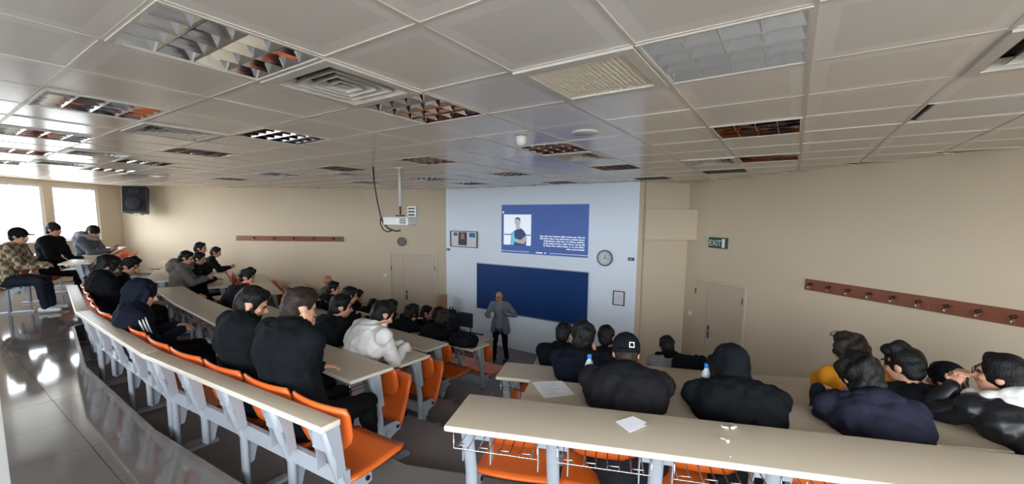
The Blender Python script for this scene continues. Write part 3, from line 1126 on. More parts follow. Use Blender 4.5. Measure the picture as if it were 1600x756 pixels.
# its cable
cs = aty(583, 268, pp.y)
pts = [Vector((aty(u, v, pp.y - .05).x, pp.y - .05, aty(u, v, pp.y - .05).z)) for u, v in ((583, 262), (584.5, 285), (589, 312), (594, 335), (599, 349), (607, 357), (618, 361), (626, 360))]
pts[0].z = CEIL
o = obj('projector_cable', MB().tube(pts, .011, 8).mesh('projector_cable', BLACKP, True))
tag(o, 'black cable drooping from the ceiling to the projector', 'cable')
pts = [Vector((aty(u, v, pp.y - .08).x, pp.y - .08, aty(u, v, pp.y - .08).z)) for u, v in ((594.5, 341), (594.5, 350), (599, 359), (605, 362), (612, 360.5))]
o = obj('projector_cable', MB().tube(pts, .009, 8).mesh('projector_cable', BLACKP, True))
tag(o, 'short black cable loop below the long projector cable', 'cable')

# light switches
for (p, rz, lb) in ((aty(602, 430, LWY), 0, 'small white light switch on the left wall beside the door'), (rwpt(1078, 489), rwz, 'small white light switch by the right-hand door')):
    t = thing('light_switch', lb, 'switch', p, rz)
    obj('plate', MB().box(-.04, .04, -.01, 0, -.04, .04).mesh('plate', WHITEP, bevel=.002), t)
    obj('rocker', MB().box(-.02, .02, -.015, -.01, -.025, .025).mesh('rocker', WHITEP), t)

# oak cabinet in the corner by the door
p = aty(693.5, 470, 10.5)
t = thing('oak_cabinet', 'narrow oak cabinet standing in the corner beside the white wall', 'cabinet', (p.x - .005, 10.5, 0))
hz_ = aty(693, 461, 10.5).z
obj('carcass', MB().box(-.075, .075, -.1, .1, .06, hz_ - .02).mesh('carcass', OAK, bevel=.003), t)
obj('top', MB().box(-.08, .08, -.105, .1, hz_ - .02, hz_).mesh('top', OAK), t)
obj('plinth', MB().box(-.07, .07, -.09, .09, 0, .06).mesh('plinth', DARKG), t)
dl = obj('cabinet_door', MB().box(-.07, .07, -.112, -.1, .08, hz_ - .04).mesh('cabinet_door', OAK, bevel=.003), t)
obj('knob', MB().lathe([(.012, 0), (.015, .02), (.001, .024)], 12).mesh('knob', ALU, True, xf=Matrix.Translation((.05, -.112, .6)) @ Matrix.Rotation(math.pi / 2, 4, 'X')), dl)

# ------------------------------------------------------------------ lecturer's desk and chair
p = atz(772, 528, .74)
dk0 = Vector((p.x, p.y))
ang = WZ
t = thing('lecturer_desk', 'plain beige desk with panel ends before the blue board', 'desk', (dk0.x, dk0.y, 0), ang)
obj('desktop', MB().box(-1.3, .0, -.6, 0, .712, .74).mesh('desktop', LAMI, bevel=.005), t)
obj('end_panel', MB().box(-.03, -.004, -.57, -.03, 0, .712).mesh('end_panel', LAMI, bevel=.003), t)
obj('end_panel', MB().box(-1.296, -1.27, -.57, -.03, 0, .712).mesh('end_panel', LAMI, bevel=.003), t)
obj('modesty_panel', MB().box(-1.27, -.03, -.56, -.54, .2, .712).mesh('modesty_panel', LAMI), t)
NAVYP = mat('navy_chair_fabric', rgb(30, 38, 64), .8, bump=.2, bs=150)
p = aty(736, 497, 9.15)
t = thing('office_chair', 'small navy backed chair against the white wall beside the board', 'chair', (p.x, 9.15, 0), math.radians(150))
obj('seat', MB().box(-.21, .21, -.2, .2, .43, .47).mesh('seat', NAVYP, bevel=.015), t)
obj('backrest', MB().prism([(-.2, .2), (.2, .2), (.19, .235), (-.19, .235)], .70, 1.02).mesh('backrest', NAVYP, bevel=.012), t)
for sx in (-.14, .14):
    obj('back_post', MB().tube([(sx, .17, .44), (sx, .225, .72)], .013, 8).mesh('back_post', BLACKP, True), t)
for sx in (-.19, .19):
    for sy in (-.17, .17):
        obj('leg', MB().tube([(sx, sy, .44), (sx * 1.15, sy * 1.15, 0)], .013, 8).mesh('leg', BLACKP, True), t)

# ------------------------------------------------------------------ lecture benches
def curved_sheet(name, wd, z0, z1, th, cur, mtl, lean=0., round_bot=.5, nx=10, nz=7, along='z'):
    """bent plywood sheet, rounded corners; along z for a backrest, along y for a seat"""
    vs = []
    for side in (0, 1):
        for j in range(nz + 1):
            s = j / nz
            for i in range(nx + 1):
                q = -1 + 2 * i / nx
                # outline: sides draw in at the rounded end
                if along == 'z':
                    k = max(0., 1 - s / round_bot)
                    hwid = wd / 2 * (1 - .45 * k ** 2.4)
                    k2 = max(0., (s - .86) / .14)
                    hwid *= 1 - .07 * k2 ** 2
                else:
                    k = max(0., (s - .8) / .2)
                    hwid = wd / 2 * (1 - .12 * k ** 2)
                x = q * hwid
                a = z0 + (z1 - z0) * s
                if along == 'z':
                    y = cur * (1 - (x / (wd / 2)) ** 2) * -1 + lean * (1 - s) + (th if side else 0)
                    vs.append((x, y, a))
                else:
                    zz = -cur * (1 - (x / (wd / 2)) ** 2) + .016 * math.sin(s * math.pi) * -1 - .02 * max(0, s - .75) / .25 + (0 if side else -th)
                    vs.append((x, a, zz))
    n1 = (nx + 1) * (nz + 1)
    fs = []
    for j in range(nz):
        for i in range(nx):
            a = j * (nx + 1) + i
            fs.append((a, a + 1, a + nx + 2, a + nx + 1))
            fs.append((a + n1, a + nx + 1 + n1, a + nx + 2 + n1, a + 1 + n1))
    rim = [i for i in range(nx + 1)] + [j * (nx + 1) + nx for j in range(1, nz + 1)] + [nz * (nx + 1) + i for i in range(nx - 1, -1, -1)] + [j * (nx + 1) for j in range(nz - 1, 0, -1)]
    for k in range(len(rim)):
        a, b_ = rim[k], rim[(k + 1) % len(rim)]
        fs.append((a, a + n1, b_ + n1, b_))
    me = MB().add(vs, fs).mesh(name, mtl)
    me.shade_smooth()
    return me


ME_BACK = curved_sheet('backrest', .46, .0, .26, .014, .03, ORANGE, lean=.04)
ME_SEAT = curved_sheet('seat', .455, 0., .40, .016, .012, ORANGE, along='y')
pl = [(0, .03), (.13, .03), (.17, .0), (.17, -.05), (.13, -.06), (.07, -.09), (.05, -.17), (0, -.19)]
ME_SBR = MB().extr(pl, 'x', -.004, .004).tube([(-.012, .14, -.02), (.012, .14, -.02)], .014, 10, 1).mesh('seat_bracket', [STEEL, BLACKP])
ME_CACHE = {}


def cached(key, fn):
    if key not in ME_CACHE:
        ME_CACHE[key] = fn()
    return ME_CACHE[key]


def board_mesh(W, y0, y1, z1, th=.03):
    def fn():
        mb = MB().box(0, W, y0, y1, z1 - th, z1)
        me = bpy.data.meshes.new('desktop')
        me.from_pydata(mb.v, [], mb.f)
        me.materials.append(LAMI)
        me.materials.append(EDGE)
        bm = bmesh.new()
        bm.from_mesh(me)
        bmesh.ops.recalc_face_normals(bm, faces=bm.faces)
        bmesh.ops.bevel(bm, geom=[e for e in bm.edges], offset=.009, segments=3, affect='EDGES', profile=.5)
        for f in bm.faces:
            f.material_index = 0 if abs(f.normal.z) > .9 else 1
            f.smooth = True
        bm.to_mesh(me)
        bm.free()
        return me
    return cached(('board', round(W, 3), y0, y1, z1, th), fn)


def post_mesh(kind, top, full):
    def fn():
        if kind == 'rail':
            pts = [(0, .05, top - .028), (0, .085, .62), (0, .125, .48), (0, .15, .42), (0, .15, 0 if full else .24)]
        else:
            pts = [(0, .19, top - .03), (0, .225, .60), (0, .262, .46), (0, .27, .40), (0, .27, 0 if full else .24)]
        return MB().tube(pts, .033, 12, ry=.021).mesh('leg_post', STEEL, True)
    return cached(('post', kind, top, full), fn)


def bracket_mesh(kind, top):
    def fn():
        y0 = .05 if kind == 'rail' else .20
        mb = MB()
        for s in (-1, 1):
            mb.extr([(y0 - .02, top - .03), (y0 + .055, top - .03), (y0 + .085, .52), (y0 + .03, .50), (y0 + .03, .60)], 'x', s * .075 - .0025, s * .075 + .0025)
        mb.box(-.075, .075, y0 + .012, y0 + .018, top - .17, top - .03)
        return mb.mesh('bracket', STEEL)
    return cached(('br', kind, top), fn)


def basket_mesh(wd):
    def fn():
        mb = MB()
        r = .0032
        x0, x1 = -wd / 2, wd / 2
        zt, zb = -.03, -.115
        mb.tube([(x0, .02, zt), (x0, .02, zb), (x1, .02, zb), (x1, .02, zt)], r, 5)
        mb.tube([(x0, .2, zb + .01), (x1, .2, zb + .01)], r, 5)
        n = 4
        for k in range(n):
            xa = x0 + wd * (k + .18) / n
            xb = x0 + wd * (k + .68) / n
            mb.tube([(xa, .24, zt), (xa, .2, zb + .006), (xa, .03, zb), (xa, .012, zb + .025), (xb, .012, zb + .025), (xb, .03, zb), (xb, .2, zb + .006), (xb, .24, zt)], r, 5)
        return mb.mesh('wire_basket', CHROME, True)
    return cached(('basket', round(wd, 3)), fn)


def bench(origin, rz, z, n, W, top, kind, states, label, group=None, name='lecture_bench'):
    """one rigid bench unit. local x right, +y to the front, origin at the rear left floor corner.
    states: one letter per seat from the left, d = folded down, u = folded up"""
    t = thing(name, label, 'bench', (origin.x, origin.y, z), rz, group)
    g = .004
    if kind == 'rail':
        obj('back_rail', board_mesh(W - g, 0, .108, top, .034), t, (g / 2, 0, 0))
        yb, ys = .125, .135
    else:
        obj('desktop', board_mesh(W - g, 0, .372, top, .03), t, (g / 2, 0, 0))
        yb, ys = .375, .385
    sp = W / n
    for i in range(n + 1):
        x = min(max(i * sp, .05), W - .05)
        full = (i % 2 == 0) or i in (0, n)
        obj('leg_post', post_mesh(kind, top, full), t, (x, 0, 0))
        obj('bracket', bracket_mesh(kind, top), t, (x if 0 < i < n else (x + .04 if i == 0 else x - .04), 0, 0))
        obj('seat_bracket', ME_SBR, t, (x, .15 if kind == 'rail' else .29, .41 if kind == 'rail' else .30))
        if full:
            yy = .15 if kind == 'rail' else .27
            obj('foot', cached('foot', lambda: MB().box(-.03, .03, -.10, .26, 0, .028).mesh('foot', STEEL, bevel=.005)), t, (x, yy, 0))
    yy = .15 if kind == 'rail' else .27
    obj('seat_beam', cached(('beam', round(W, 3)), lambda: MB().box(.02, W - .02, -.018, .018, -.045, .045).mesh('seat_beam', STEEL, bevel=.005)), t, (0, yy if kind == 'rail' else .33, .47 if kind == 'rail' else .24))
    for i in range(n):
        x = (i + .5) * sp
        obj('backrest', ME_BACK, t, (x, yb + .03, top - (.242 if kind == 'rail' else .30)))
        s = states[i % len(states)]
        if s == 'd':
            obj('seat', ME_SEAT, t, (x, ys + .03, .455 if kind == 'rail' else .335), (math.radians(3), 0, 0))
        else:
            obj('seat', ME_SEAT, t, (x, ys + .06, .31 if kind == 'rail' else .28), (math.radians(74), 0, 0))
        if kind != 'rail':
            obj('wire_basket', basket_mesh(round(sp - .09, 3)), t, (x, 0, top))
    return t


def row(pts, n_list, z, top, kind, states, side, labels, group):
    """pts: rear edge from the aisle end outwards; side 'L' runs to the left, 'R' to the right"""
    for i in range(len(pts) - 1):
        p, q = pts[i], pts[i + 1]
        L = (q - p).length
        if side == 'L':
            o, d = q, (p - q).normalized()
        else:
            o, d = p, (q - p).normalized()
        bench(o, math.atan2(d.y, d.x), z, n_list[i], L, top, kind, states[i], labels[i], group)


GRP = 'bolted rows of lecture benches'
row(ROWL[0], [4, 4, 4], LV['B'], .81, 'rail', ['dddd', 'dddd', 'dddd'], 'L',
    ['bench with narrow beige back rail and empty orange end seat by the aisle', 'middle narrow-railed bench of the back row, under the striped hooded person', 'narrow-railed back row bench ending at the polished landing by the windows'], GRP)
row(ROWL[1], [4, 4, 3], LV['C'], .80, 'desk', ['dddu', 'uddd', 'udd'], 'L',
    ['bench with beige desktop whose orange end seat is folded up at the aisle', 'second bench of that row, its bright desk edge before the hooded person', 'short bench ending that row beside the side aisle'], GRP)
row(ROWL[2], [4, 4, 2], LV['D'], .80, 'desk', ['dddu', 'ddud', 'ud'], 'L',
    ['beige bench whose desk the person in the white jacket leans on', 'bench beyond the white jacket row, hidden behind black coated students', 'two-seat end bench by the side aisle in front of grey hoodie'], GRP)
row(ROWL[3], [4, 4], LV['E'], .80, 'desk', ['dddd', 'uddd'], 'L',
    ['beige bench with a folded down orange seat just behind the backpack bench', 'far part of the bench row behind the backpack bench'], GRP)
row(ROWL[4], [4, 3], LV['F'], .80, 'desk', ['dddd', 'udd'], 'L',
    ['frontmost beige bench by the aisle with a black backpack on its desk', 'frontmost bench far part near the left double door'], GRP)
row(ROWR[0], [5, 4], LV['B'], .81, 'desk', ['ddddd', 'dddd'], 'R',
    ['long beige bench carrying the folded note and earbuds, wire baskets underneath', 'continuation of the long near bench towards the right wall'], GRP)
row(ROWR[1], [4, 4], LV['C'], .80, 'desk', ['dddd', 'dddd'], 'R',
    ['beige bench with a large printed sheet on its desk before cap wearer', 'bench by the right wall under the mustard jacket person'], GRP)
row(ROWR[2], [4, 4], LV['D'], .80, 'desk', ['uddd', 'uduu'], 'R',
    ['beige bench end jutting into the aisle ahead of the printed sheet', 'third right-hand bench from the near one, beside the right wall'], GRP)
row(ROWR[3], [4, 3], LV['E'], .80, 'desk', ['dddd', 'uuu'], 'R',
    ['foremost right-hand bench under the grey and black hoodie', 'foremost right-hand bench beside the right door'], GRP)


def urow(k, z, top, kind, n, states, labels):
    p = Vector(UST[k])
    d = U(UA)
    L = (LWY - .25 - p.y) / d.y
    if p.x + d.x * L < WINX + .2:
        L = (p.x - (WINX + .2)) / -d.x
    sp = .52
    m1 = n[0]
    pts = [p, p + d * (sp * m1)]
    rest_n = int((L - sp * m1) / sp)
    rest_n = min(rest_n, 4)
    if rest_n > 0:
        pts.append(pts[-1] + d * (sp * rest_n))
    row(pts, [m1, rest_n], z, top, kind, states, 'L', labels, GRP)


urow(0, LV['A'], .76, 'rail', [4], ['dddd', 'dddd'], ['rearmost narrow-railed bench under the plaid shirt person by the windows', 'rearmost bench part close to the windows'])
urow(1, LV['A'], .75, 'desk', [4], ['uuuu', 'uuuu'], ['desk bench before the plaid shirt person, orange seats all folded up', 'far end of folded seat bench below the loudspeaker'])
urow(2, LV['C'], .80, 'desk', [4], ['dddd', 'uddd'], ['bench the man in the grey hoodie sits on', 'far end of grey hoodie bench against the left wall'])
urow(3, LV['D'], .80, 'desk', [4], ['uudd', 'uuuu'], ['bench ahead of the grey hoodie man', 'far end of bench ahead of the grey hoodie man'])
urow(4, LV['E'], .80, 'desk', [3], ['uuu', 'uuuu'], ['empty bench with bare beige desktop under the brown coat rail', 'far half of the empty bare bench by the left wall'])
urow(5, LV['F'], .80, 'desk', [3], ['duu', 'uu'], ['bench beside the bald man near the left wall', 'stub of bench by the left wall beyond the bald man'])

# ------------------------------------------------------------------ people
def V3(p):
    return np.array([p[0], p[1], p[2]], float)


def unit(v):
    v = np.asarray(v, float)
    return v / (np.linalg.norm(v) + 1e-12)


UPV = np.array([0, 0, 1.])


class Blob:
    """union of rounded cones and ellipsoids, remeshed into one continuous skin"""

    def __init__(s):
        s.pr = []

    def cap(s, p0, p1, r0, r1, m_=0, flat=None, fs=1.):
        s.pr.append(('c', V3(p0), V3(p1), r0, r1, m_, None if flat is None else unit(flat), fs))

    def ell(s, c, ax, r, m_=0):
        s.pr.append(('e', V3(c), np.array([unit(a) for a in ax]), np.array(r, float), m_))

    def raw(s):
        V, F = [], []
        off = 0
        seg = 12
        for p in s.pr:
            if p[0] == 'c':
                _, a, b, r0, r1, m_, fl, fs = p
                d = b - a
                L = np.linalg.norm(d)
                d = d / L if L > 1e-6 else UPV
                ref = np.array([1., 0, 0]) if abs(d[0]) < .8 else np.array([0, 1., 0])
                u = unit(np.cross(d, ref))
                w_ = np.cross(d, u)
                rings = []
                for t in (-80, -50, -20, 0):
                    rings.append((a + d * (r0 * math.sin(math.radians(t))), r0 * math.cos(math.radians(t))))
                for t in (0, 20, 50, 80):
                    rings.append((b + d * (r1 * math.sin(math.radians(t))), r1 * math.cos(math.radians(t))))
                ang = np.arange(seg) * 2 * math.pi / seg
                cs = np.cos(ang)[:, None] * u + np.sin(ang)[:, None] * w_
                vv = np.concatenate([c + cs * r for c, r in rings])
                if fl is not None:
                    ax = a + ((vv - a) @ d)[:, None] * d
                    rel = vv - ax
                    vv = vv - (rel @ fl)[:, None] * fl * (1 - fs)
                n = len(rings)
            else:
                _, c, ax, r, m_ = p
                lat = [-82, -60, -35, -12, 12, 35, 60, 82]
                ang = np.arange(seg) * 2 * math.pi / seg
                vv = []
                for t in lat:
                    t = math.radians(t)
                    loc = np.stack([np.cos(ang) * math.cos(t) * r[0], np.sin(ang) * math.cos(t) * r[1], np.full(seg, math.sin(t) * r[2])], 1)
                    vv.append(c + loc @ ax)
                vv = np.concatenate(vv)
                n = len(lat)
            V.append(vv)
            for i in range(n - 1):
                for k in range(seg):
                    F.append((off + i * seg + k, off + i * seg + (k + 1) % seg, off + (i + 1) * seg + (k + 1) % seg, off + (i + 1) * seg + k))
            F.append(tuple(off + k for k in range(seg))[::-1])
            F.append(tuple(off + (n - 1) * seg + k for k in range(seg)))
            off += n * seg
        return np.concatenate(V), F

    def dist(s, P):
        out = []
        ms = []
        for p in s.pr:
            if p[0] == 'c':
                _, a, b, r0, r1, m_, fl, fs = p
                d = b - a
                t = np.clip(((P - a) @ d) / max(1e-9, d @ d), 0, 1)
                rel = P - (a + t[:, None] * d)
                if fl is not None:
                    rel = rel + (rel @ fl)[:, None] * fl * (1 / fs - 1)
                out.append(np.linalg.norm(rel, axis=1) - (r0 + (r1 - r0) * t))
            else:
                _, c, ax, r, m_ = p
                q = (P - c) @ ax.T / r
                out.append((np.linalg.norm(q, axis=1) - 1) * r.min())
            ms.append(m_)
        D = np.stack(out)
        return np.array(ms)[D.argmin(0)]

    def mesh(s, name, mats, voxel=.012, smooth=3, cloth_ids=(), amp=.004, post=None):
        V, F = s.raw()
        me = bpy.data.meshes.new(name)
        me.from_pydata(V.tolist(), [], F)
        ob = bpy.data.objects.new('tmp', me)
        COL.objects.link(ob)
        md = ob.modifiers.new('r', 'REMESH')
        md.mode = 'VOXEL'
        md.voxel_size = voxel
        dg = bpy.context.evaluated_depsgraph_get()
        dg.update()
        out = bpy.data.meshes.new_from_object(ob.evaluated_get(dg))
        bpy.data.objects.remove(ob)
        bpy.data.meshes.remove(me)
        out.name = name
        n = len(out.vertices)
        co = np.empty(n * 3)
        out.vertices.foreach_get('co', co)
        co = co.reshape(-1, 3)
        ne = len(out.edges)
        ed = np.empty(ne * 2, int)
        out.edges.foreach_get('vertices', ed)
        ed = ed.reshape(-1, 2)
        deg = np.bincount(ed.ravel(), minlength=n)[:, None].astype(float)
        for _ in range(smooth):
            acc = np.zeros_like(co)
            for k in range(3):
                acc[:, k] = np.bincount(ed[:, 0], co[ed[:, 1], k], n) + np.bincount(ed[:, 1], co[ed[:, 0], k], n)
            co = co * .45 + .55 * acc / np.maximum(deg, 1)
        vm = s.dist(co)
        if cloth_ids and amp:
            out.vertices.foreach_set('co', co.ravel())
            out.update()
            nm = np.empty(n * 3)
            out.vertices.foreach_get('normal', nm)
            nm = nm.reshape(-1, 3)
            disp = np.zeros(n)
            rs = np.random.RandomState(n % 1000)
            for k in range(9):
                kv = rs.normal(size=3)
                kv = kv / np.linalg.norm(kv) * rs.uniform(22, 75)
                kv[2] *= 1.4
                disp += np.sin(co @ kv + rs.uniform(0, 6) + 1.6 * np.sin(co @ rs.normal(size=3) * 14)) * rs.uniform(.4, 1)
            disp *= amp / 2.2
            mask = np.isin(vm, list(cloth_ids))
            co = co + nm * (disp * mask)[:, None]
        out.vertices.foreach_set('co', co.ravel())
        for m_ in mats:
            out.materials.append(m_)
        npol = len(out.polygons)
        cen = np.empty(npol * 3)
        out.update()
        out.polygons.foreach_get('center', cen)
        cen = cen.reshape(-1, 3)
        pm = s.dist(cen)
        if post is not None:
            pm = post(cen, pm)
        out.polygons.foreach_set('material_index', pm.astype(np.int32))
        out.polygons.foreach_set('use_smooth', np.ones(npol, bool))
        out.update()
        return out


# hair and headwear, in the head's own frame: x right, y forward, z up, origin at the head centre
AX = np.eye(3)


def hair_mesh(style):
    def fn():
        b = Blob()
        amp = .006
        if style == 'crop':
            b.ell((0, -.008, .036), AX, (.089, .109, .103))
            b.ell((0, -.05, -.02), AX, (.074, .066, .076))
            amp = .003
        elif style == 'short':
            b.ell((0, -.012, .036), AX, (.088, .106, .104))
            b.ell((0, -.05, -.02), AX, (.074, .066, .078))
            b.ell((0, .05, .092), AX, (.06, .05, .036))
        elif style == 'quiff':
            b.ell((0, -.014, .036), AX, (.087, .105, .102))
            b.ell((0, -.05, -.02), AX, (.072, .064, .075))
            b.cap((-.05, .06, .095), (.05, .07, .10), .036, .036)
            b.cap((-.04, .02, .12), (.04, .02, .12), .04, .04)
            amp = .008
        elif style == 'bushy':
            b.ell((0, -.015, .04), AX, (.104, .122, .12))
            b.ell((0, -.055, -.025), AX, (.088, .075, .09))
            b.ell((0, .055, .09), AX, (.075, .055, .05))
            amp = .013
        elif style == 'long':
            b.ell((0, -.012, .036), AX, (.092, .108, .106))
            b.ell((0, -.06, -.06), AX, (.092, .06, .12))
            b.ell((0, -.065, -.15), AX, (.085, .05, .10))
            b.cap((-.08, .0, .02), (-.085, -.01, -.12), .026, .024)
            b.cap((.08, .0, .02), (.085, -.01, -.12), .026, .024)
            amp = .006
        me = b.mesh('hair_' + style, [HAIRB], .009, 2, (0,), amp)
        return me
    return cached(('hair', style), fn)


def beard_mesh():
    def fn():
        b = Blob()
        b.ell((0, .042, -.078), AX, (.058, .056, .05))
        b.cap((-.066, .01, -.02), (-.05, .045, -.08), .014, .02)
        b.cap((.066, .01, -.02), (.05, .045, -.08), .014, .02)
        return b.mesh('beard', [HAIRB], .008, 2, (0,), .003)
    return cached('beard', fn)


def cap_mesh(back):
    def fn():
        b = Blob()
        b.ell((0, -.008, .045), AX, (.094, .112, .098))
        b.ell((0, -.03, .02), AX, (.092, .088, .05))
        if back:
            b.cap((-.05, -.12, .01), (.05, -.12, .01), .012, .012)
        else:
            b.ell((0, .12, .04), AX, (.075, .075, .012))
        return b.mesh('cap', [BLACKC], .008, 2, (0,), .0)
    return cached(('cap', back), fn)


def hood_mesh(up, mtl):
    def fn():
        b = Blob()
        if up:
            b.ell((0, -.025, .03), AX, (.112, .125, .128))
            b.ell((0, -.04, -.07), AX, (.105, .10, .10))
            b.ell((0, -.03, -.14), AX, (.11, .10, .07))
            b.cap((-.10, .035, .06), (-.085, .03, -.10), .02, .024)
            b.cap((.10, .035, .06), (.085, .03, -.10), .02, .024)
        else:
            b.ell((0, -.125, -.085), AX, (.125, .075, .075))
            b.ell((0, -.155, -.15), AX, (.16, .085, .10))
            for s_ in (-1, 1):
                b.cap((s_ * .115, -.08, -.095), (s_ * .11, .03, -.135), .046, .042)
                b.cap((s_ * .11, .03, -.135), (s_ * .04, .09, -.17), .042, .032)
        return b.mesh('hood', [mtl], .010, 3, (0,), .006)
    return cached(('hood', up, mtl.name), fn)


def collar_mesh(mtl, big=1.):
    def fn():
        b = Blob()
        n = 12
        for k in range(n):
            a0 = math.radians(90 + 28 + (360 - 56) * k / n)
            a1 = math.radians(90 + 28 + (360 - 56) * (k + 1) / n)
            for zz, rr in ((-.13, .082), (-.10, .086)):
                b.cap((rr * big * math.cos(a0), -.035 + rr * big * math.sin(a0), zz), (rr * big * math.cos(a1), -.035 + rr * big * math.sin(a1), zz), .017 * big, .017 * big)
        return b.mesh('collar', [mtl], .009, 2, (0,), .003)
    return cached(('collar', mtl.name, big), fn)


ME_EYE = MB().lathe([(.001, -.011), (.008, -.008), (.011, 0), (.008, .008), (.001, .011)], 10).mesh('eye', EYEW, True)
b_ = MB()
b_.tube([(-.024, 0, 0), (-.008, .004, .004), (.014, 0, .002)], .0042, 6)
ME_BROW = b_.mesh('eyebrow', HAIRB, True)


def glasses_mesh():
    def fn():
        g = MB()
        for s_ in (-1, 1):
            g.tube([(s_ * .034 + .026 * math.cos(a), .105, .006 + .02 * math.sin(a)) for a in np.linspace(0, 2 * math.pi, 14)[:-1]], .0022, 5, closed=True)
            g.tube([(s_ * .06, .103, .01), (s_ * .082, .04, .012), (s_ * .08, -.01, .004)], .002, 5)
        g.tube([(-.009, .107, .01), (.009, .107, .01)], .002, 5)
        return g.mesh('glasses', BLACKP, True)
    return cached('glasses', fn)


def two_bone(Sh, T, l1, l2, hint):
    d = T - Sh
    L = np.linalg.norm(d)
    if L > (l1 + l2) * .985:
        T = Sh + d / L * (l1 + l2) * .985
        d = T - Sh
        L = np.linalg.norm(d)
    L = max(L, abs(l1 - l2) + .02)
    dn_ = d / L
    a = (l1 * l1 - l2 * l2 + L * L) / (2 * L)
    h = math.sqrt(max(0, l1 * l1 - a * a))
    hp = hint - dn_ * (hint @ dn_)
    return Sh + dn_ * a + unit(hp) * h, T


def hand(b, Wp, hd, pn, side, curl=.5, sk=1, sc_=1.):
    hd = unit(hd)
    pn = unit(pn - hd * (pn @ hd))
    ax = np.cross(hd, pn)                      # across the palm
    b.cap(Wp + hd * .015 * sc_, Wp + hd * .07 * sc_, .030 * sc_, .036 * sc_, sk, pn, .48)
    for k, (o, L) in enumerate(((-.030, .062), (-.010, .074), (.010, .07), (.030, .056))):
        o *= sc_ * side
        p0 = Wp + hd * .088 * sc_ + ax * o
        c1 = curl * .7
        c2 = curl * 1.7
        d1 = hd * math.cos(c1) + pn * math.sin(c1) + ax * o * 1.2
        d2 = hd * math.cos(c2) + pn * math.sin(c2) + ax * o * 1.0
        p1 = p0 + d1 * L * .55 * sc_
        p2 = p1 + d2 * L * .5 * sc_
        b.cap(p0, p1, .0092 * sc_, .0088 * sc_, sk)
        b.cap(p1, p2, .0088 * sc_, .0076 * sc_, sk)
    t0 = Wp + hd * .03 * sc_ - ax * .028 * side * sc_
    t1 = t0 + unit(hd * .65 - ax * .6 * side + pn * .35) * .042 * sc_
    t2 = t1 + unit(hd * .95 - ax * .15 * side + pn * .45) * .034 * sc_
    b.cap(t0, t1, .0125 * sc_, .0105 * sc_, sk)
    b.cap(t1, t2, .0105 * sc_, .0085 * sc_, sk)


def rotv(v, ax, a):
    ax = unit(ax)
    return v * math.cos(a) + np.cross(ax, v) * math.sin(a) + ax * (ax @ v) * (1 - math.cos(a))


PEOPLE = {}


